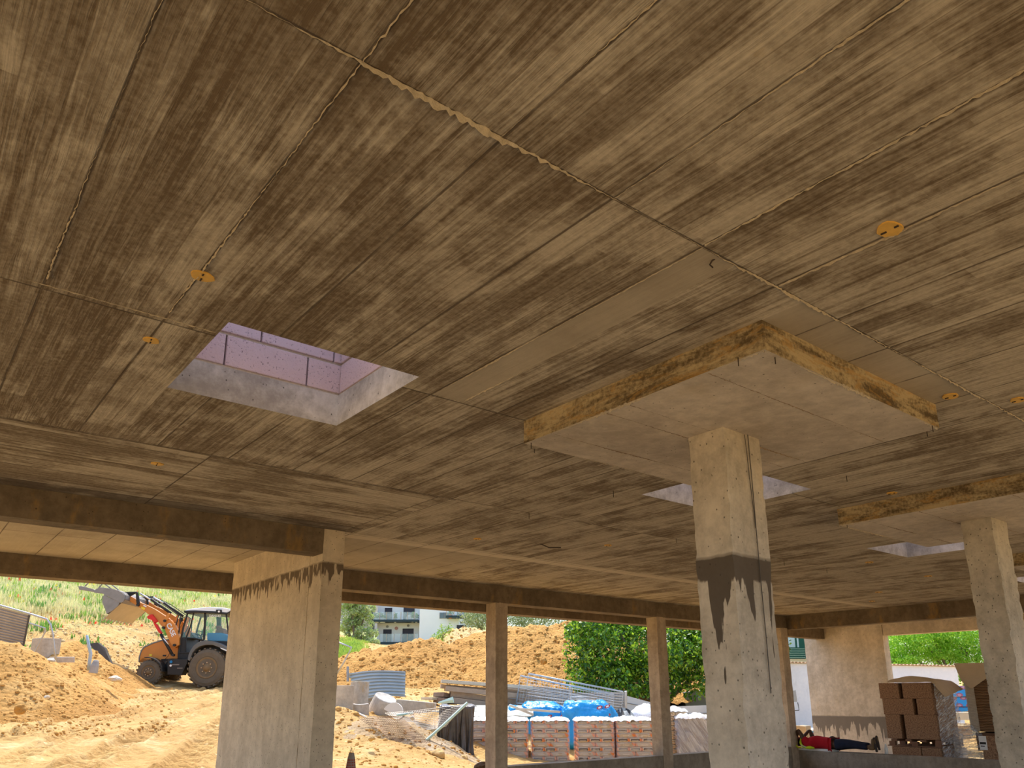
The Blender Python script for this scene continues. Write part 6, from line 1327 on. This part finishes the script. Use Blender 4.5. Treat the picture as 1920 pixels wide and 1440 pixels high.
m=MB(); m.box(SX-.362,SX-.352,y1,y0,z0,z1); lb=m.build('paper_label',WHT,st2,SO2); m=MB()
for k,(f0,f1,t) in enumerate(((.1,.9,.55),(.15,.7,.72))):
    zz=z0+(z1-z0)*(1-t); m.box(SX-.366,SX-.361,y1+(y0-y1)*(1-f1),y1+(y0-y1)*(1-f0),zz-.012,zz+.006 if k else zz+.03)
m.build('label_print',BLKP,lb,SO2)
m=MB(); m.box(SX-.36,SX-.352,yA-1.25,yA-.62,zl-.05,zl+.07); m.build('film_edge',plain('grey_film',(0.6,0.55,0.5),.3),st2,SO2)
bmx=bmesh.new(); bmesh.ops.create_icosphere(bmx,subdivisions=4,radius=1)
yc=float(atX(1812,1390,SX-.2)[1])
for v in bmx.verts:
    p=v.co; k=1+.3*mnoise.noise(p*2.5); v.co=Vector((SX-.05+p.x*.25*k,yc+p.y*.30*k,.52+p.z*.50*k))
me=bpy.data.meshes.new('film_bundle'); bmx.to_mesh(me); bmx.free(); me.materials.append(SF); o=bpy.data.objects.new('film_bundle',me); COL.objects.link(o); tag(o,'crumpled bundle of clear film between the two wrapped pallets','film')
m=MB(); bx=at(1661,1392,19.5)

# ================================================================== PERSON LYING ON THE PARAPET
SKIN=plain('dark_skin',(0.10,0.055,0.035),.6,0,.15,12); SHIRT=plain('red_shirt',(0.42,0.012,0.022),.9,0,.25,10,True,.2,.3); JEANS=plain('dark_blue_jeans',(0.018,0.024,0.045),.9,0,.5,12,True,.2,.4); BOOT=plain('brown_work_boot',(0.16,0.105,0.055),.85,0,.3,14,True,.2,.4); SOLE=plain('boot_sole',(0.05,0.04,0.035),.9); HIV=plain('hi_vis_yellow',(0.62,0.80,0.02),.7,0,.15,8); RFL=plain('reflective_tape',(0.6,0.6,0.58),.4); CAPM=plain('maroon_cap',(0.17,0.02,0.02),.8); HAIR=plain('black_hair',(0.012,0.01,0.01),.8)
PZ=.50; PXC=15.93
bd=slab('board','',' ',[(1478,1401),(1560,1404),(1560,1409),(1478,1406)],15,.1,WFILM,0); bpy.data.objects.remove(bd)
m=MB(); m.box(15.79,16.03,float(atX(1562,1405,15.8)[1]),10.25,PZ,PZ+.045); o=m.build('board',plain('white_board',(0.80,0.78,0.76),.6,0,.05,4),None,(15.9,9.8,PZ),bevel=.004); tag(o,"white board under the lying person's shoulders",'board')
pr=empty('person',(PXC,9.25,PZ)); tag(pr,'person asleep on the parapet in red shirt, dark jeans and work boots, elbows raised','person'); PO_=(PXC,9.25,PZ)
def skin(name,V,E,Rr,mat,root_i=0,sub=2,parent=pr):
    me=bpy.data.meshes.new(name); me.from_pydata([tuple(np.array(v)-np.array(PO_)) for v in V],E,[]); o=bpy.data.objects.new(name,me); COL.objects.link(o); o.parent=parent
    sk=o.modifiers.new('skin','SKIN'); 
    for i,r in enumerate(Rr): r=(r,r) if not isinstance(r,tuple) else r; me.skin_vertices[0].data[i].radius=r; me.skin_vertices[0].data[i].use_root=(i==root_i)
    sk.use_smooth_shade=True; sb=o.modifiers.new('subsurf','SUBSURF'); sb.levels=sub; sb.render_levels=sub; me.materials.append(mat); return o
zb=PZ+.045
P=dict(pel=(PXC,9.20,zb+.10),wai=(PXC,9.38,zb+.105),che=(PXC,9.62,zb+.125),nec=(PXC,9.86,zb+.10),nk2=(PXC,9.92,zb+.095),hd1=(PXC,9.99,zb+.105),hd2=(PXC,10.08,zb+.115),crn=(PXC,10.15,zb+.11),
 shL=(PXC-.17,9.80,zb+.11),elL=(PXC-.19,9.945,zb+.375),wrL=(PXC-.09,10.09,zb+.14),
 shR=(PXC+.17,9.80,zb+.11),elR=(PXC+.16,9.89,zb+.36),wrR=(PXC+.08,10.10,zb+.13),
 hiL=(PXC-.09,9.17,zb+.09),knL=(PXC-.10,8.80,zb+.115),anL=(PXC-.10,8.40,zb+.075),toL=(PXC-.11,8.33,zb+.19),
 hiR=(PXC+.09,9.17,zb+.09),knR=(PXC+.09,8.82,zb+.10),anR=(PXC+.05,8.42,zb+.10),toR=(PXC+.03,8.36,zb+.26))
names=list(P); V=[P[k] for k in names]; ix={k:i for i,k in enumerate(names)}
E=[('pel','wai'),('wai','che'),('che','nec'),('nec','nk2'),('nk2','hd1'),('hd1','hd2'),('hd2','crn'),('che','shL'),('shL','elL'),('elL','wrL'),('che','shR'),('shR','elR'),('elR','wrR'),('pel','hiL'),('hiL','knL'),('knL','anL'),('anL','toL'),('pel','hiR'),('hiR','knR'),('knR','anR'),('anR','toR')]
RR=dict(pel=(.15,.10),wai=(.13,.095),che=(.16,.115),nec=.07,nk2=.055,hd1=.072,hd2=.088,crn=.06,shL=.062,elL=.042,wrL=.028,shR=.062,elR=.042,wrR=.028,hiL=.085,knL=.062,anL=.042,toL=.035,hiR=.085,knR=.062,anR=.042,toR=.035)
Rl=[RR[k] for k in names]; El=[(ix[a],ix[b]) for a,b in E]
# hands: palm, four fingers and a thumb, curled round the back of the head; nose and ears
for sgn,w_ in ((-1,'wrL'),(1,'wrR')):
    w=np.array(P[w_]); pv=w+np.array([-sgn*.03,.05,-.01]); V.append(tuple(pv)); Rl.append(.026); El.append((ix[w_],len(V)-1)); pi=len(V)-1
    for k,(dx,L) in enumerate(((-.026,.072),(-.009,.08),(.009,.076),(.025,.06))):
        a=pv+np.array([dx,.028,-.01]); b=pv+np.array([dx*1.2-sgn*.012,.028+L*.5,-.028]); c=pv+np.array([dx*1.1-sgn*.03,.02+L*.7,-.058]); n0=len(V); V+= [tuple(a),tuple(b),tuple(c)]; Rl+=[.0105,.0095,.008]; El+=[(pi,n0),(n0,n0+1),(n0+1,n0+2)]
    a=pv+np.array([-sgn*.03,-.005,-.01]); b=a+np.array([-sgn*.025,.02,-.015]); n0=len(V); V+=[tuple(a),tuple(b)]; Rl+=[.012,.009]; El+=[(pi,n0),(n0,n0+1)]
for off,r in (((0,.02,.09),.012),((-.085,.02,.0),.014),((.085,.02,.0),.014)):
    V.append(tuple(np.array(P['hd1'])+np.array(off))); Rl.append(r); El.append((ix['hd1'],len(V)-1))
body=skin('body',V,El,Rl,SKIN)
def seg(name,ks,rs,mat,ext=None,sub=2):
    VV=[P[k] if isinstance(k,str) else k for k in ks]; return skin(name,VV,[(i,i+1) for i in range(len(VV)-1)],rs,mat,0,sub)
# shirt with sleeves
vs=[P['wai'],(PXC,9.30,zb+.10),P['che'],(PXC,9.80,zb+.115),(PXC-.17,9.79,zb+.12),(PXC-.195,9.86,zb+.23),(PXC+.17,9.79,zb+.12),(PXC+.175,9.83,zb+.22)]
skin('shirt',vs,[(0,1),(0,2),(2,3),(3,4),(4,5),(3,6),(6,7)],[(.175,.135),(.18,.13),(.20,.155),(.155,.125),.095,.08,.095,.08],SHIRT)
vs=[(PXC,9.27,zb+.10),P['pel'],P['hiL'],(PXC-.10,8.98,zb+.12),P['knL'],(PXC-.10,8.60,zb+.09),(PXC-.10,8.46,zb+.08),P['hiR'],(PXC+.09,8.98,zb+.11),P['knR'],(PXC+.06,8.60,zb+.095),(PXC+.05,8.48,zb+.095)]
skin('trousers',vs,[(0,1),(1,2),(2,3),(3,4),(4,5),(5,6),(1,7),(7,8),(8,9),(9,10),(10,11)],[(.178,.13),(.19,.135),.12,.105,.088,.07,.066,.12,.105,.088,.07,.066],JEANS)
m=MB(); m.lathe([(.157,-.02),(.162,0),(.157,.02)],(PXC,9.285,zb+.10),(0,1,0),24); o=m.build('belt',BLKP,pr,PO_); 
for s_,an,to,hz in ((-1,'anL','toL',0),(1,'anR','toR',.03)):
    a=np.array(P[an]); heel=a+np.array([0,-.075,-.045+hz*.2]); ball=heel+np.array([.01*s_,.0,.16]); toe=heel+np.array([.012*s_,.02,.225])
    bt=skin('boot',[tuple(a+np.array([0,.07,0])),tuple(a),tuple(heel+np.array([0,.035,.03])),tuple(ball+np.array([0,.02,0])),tuple(toe)],[(0,1),(1,2),(2,3),(3,4)],[.058,.060,(.05,.055),(.048,.045),(.04,.032)],BOOT)
    sm=MB(); pts=[(-.034,-.04),(.034,-.04),(.038,.08),(.042,.17),(.036,.215),(.015,.24),(-.015,.24),(-.036,.215),(-.042,.17),(-.038,.08)]; sm.prism(pts,-.016,0.006,tuple(heel+np.array([0,-.015,.0])),(1,0,0),(0,.12,.99),(0,1,-.12)); sm.build('sole',SOLE,bt,PO_,bevel=.006)
m=MB(); m.lathe([(.001,.10),(.06,.09),(.092,.045),(.098,0),(.095,-.03)],(PXC,10.09,zb+.12),(0,.9,.25),20); m.build('cap',CAPM,pr,PO_,smooth=True)
m=MB(); m.lathe([(.088,-.02),(.085,.01)],(PXC,10.05,zb+.11),(0,1,.1),16); m.build('hair',HAIR,pr,PO_)
hv=MB(); 
for k,(pts,r) in enumerate((([(PXC-.17,10.06,zb+.14),(PXC-.21,10.03,zb+.06),(PXC-.215,9.97,zb+.015),(PXC-.20,9.90,zb+.01)],.014),([(PXC-.175,9.90,zb+.19),(PXC-.225,9.90,zb+.11),(PXC-.23,9.86,zb+.045),(PXC-.23,9.78,zb+.02),(PXC-.22,9.66,zb+.01)],.024),([(PXC-.21,9.78,zb+.02),(PXC-.215,9.70,zb+.035),(PXC-.21,9.60,zb+.012)],.022))): hv.tube(pts,r,8)
o=hv.build('hi_vis_vest',HIV,None,(PXC-.2,9.8,zb),smooth=True); tag(o,'yellow hi-vis vest bunched under the sleeping person','vest')
m=MB(); m.tube([(PXC-.235,9.89,zb+.09),(PXC-.25,9.85,zb+.05),(PXC-.252,9.76,zb+.03)],.010,6); m.build('reflective_strip',RFL,o,(PXC-.2,9.8,zb))
# pale bottle / rag near the boots
m=MB(); c=(15.95,8.17,PZ); m.lathe([(.03,0),(.034,.02),(.034,.11),(.02,.15),(.013,.17),(.015,.19),(.001,.195)],c,(0,0,1),14); o=m.build('water_bottle',plain('pale_plastic_bottle',(0.72,0.72,0.70),.3,0,.1,10),None,c,smooth=True); tag(o,'small pale bottle standing by the soles of the boots','bottle')
print('OBJS',len(bpy.data.objects))
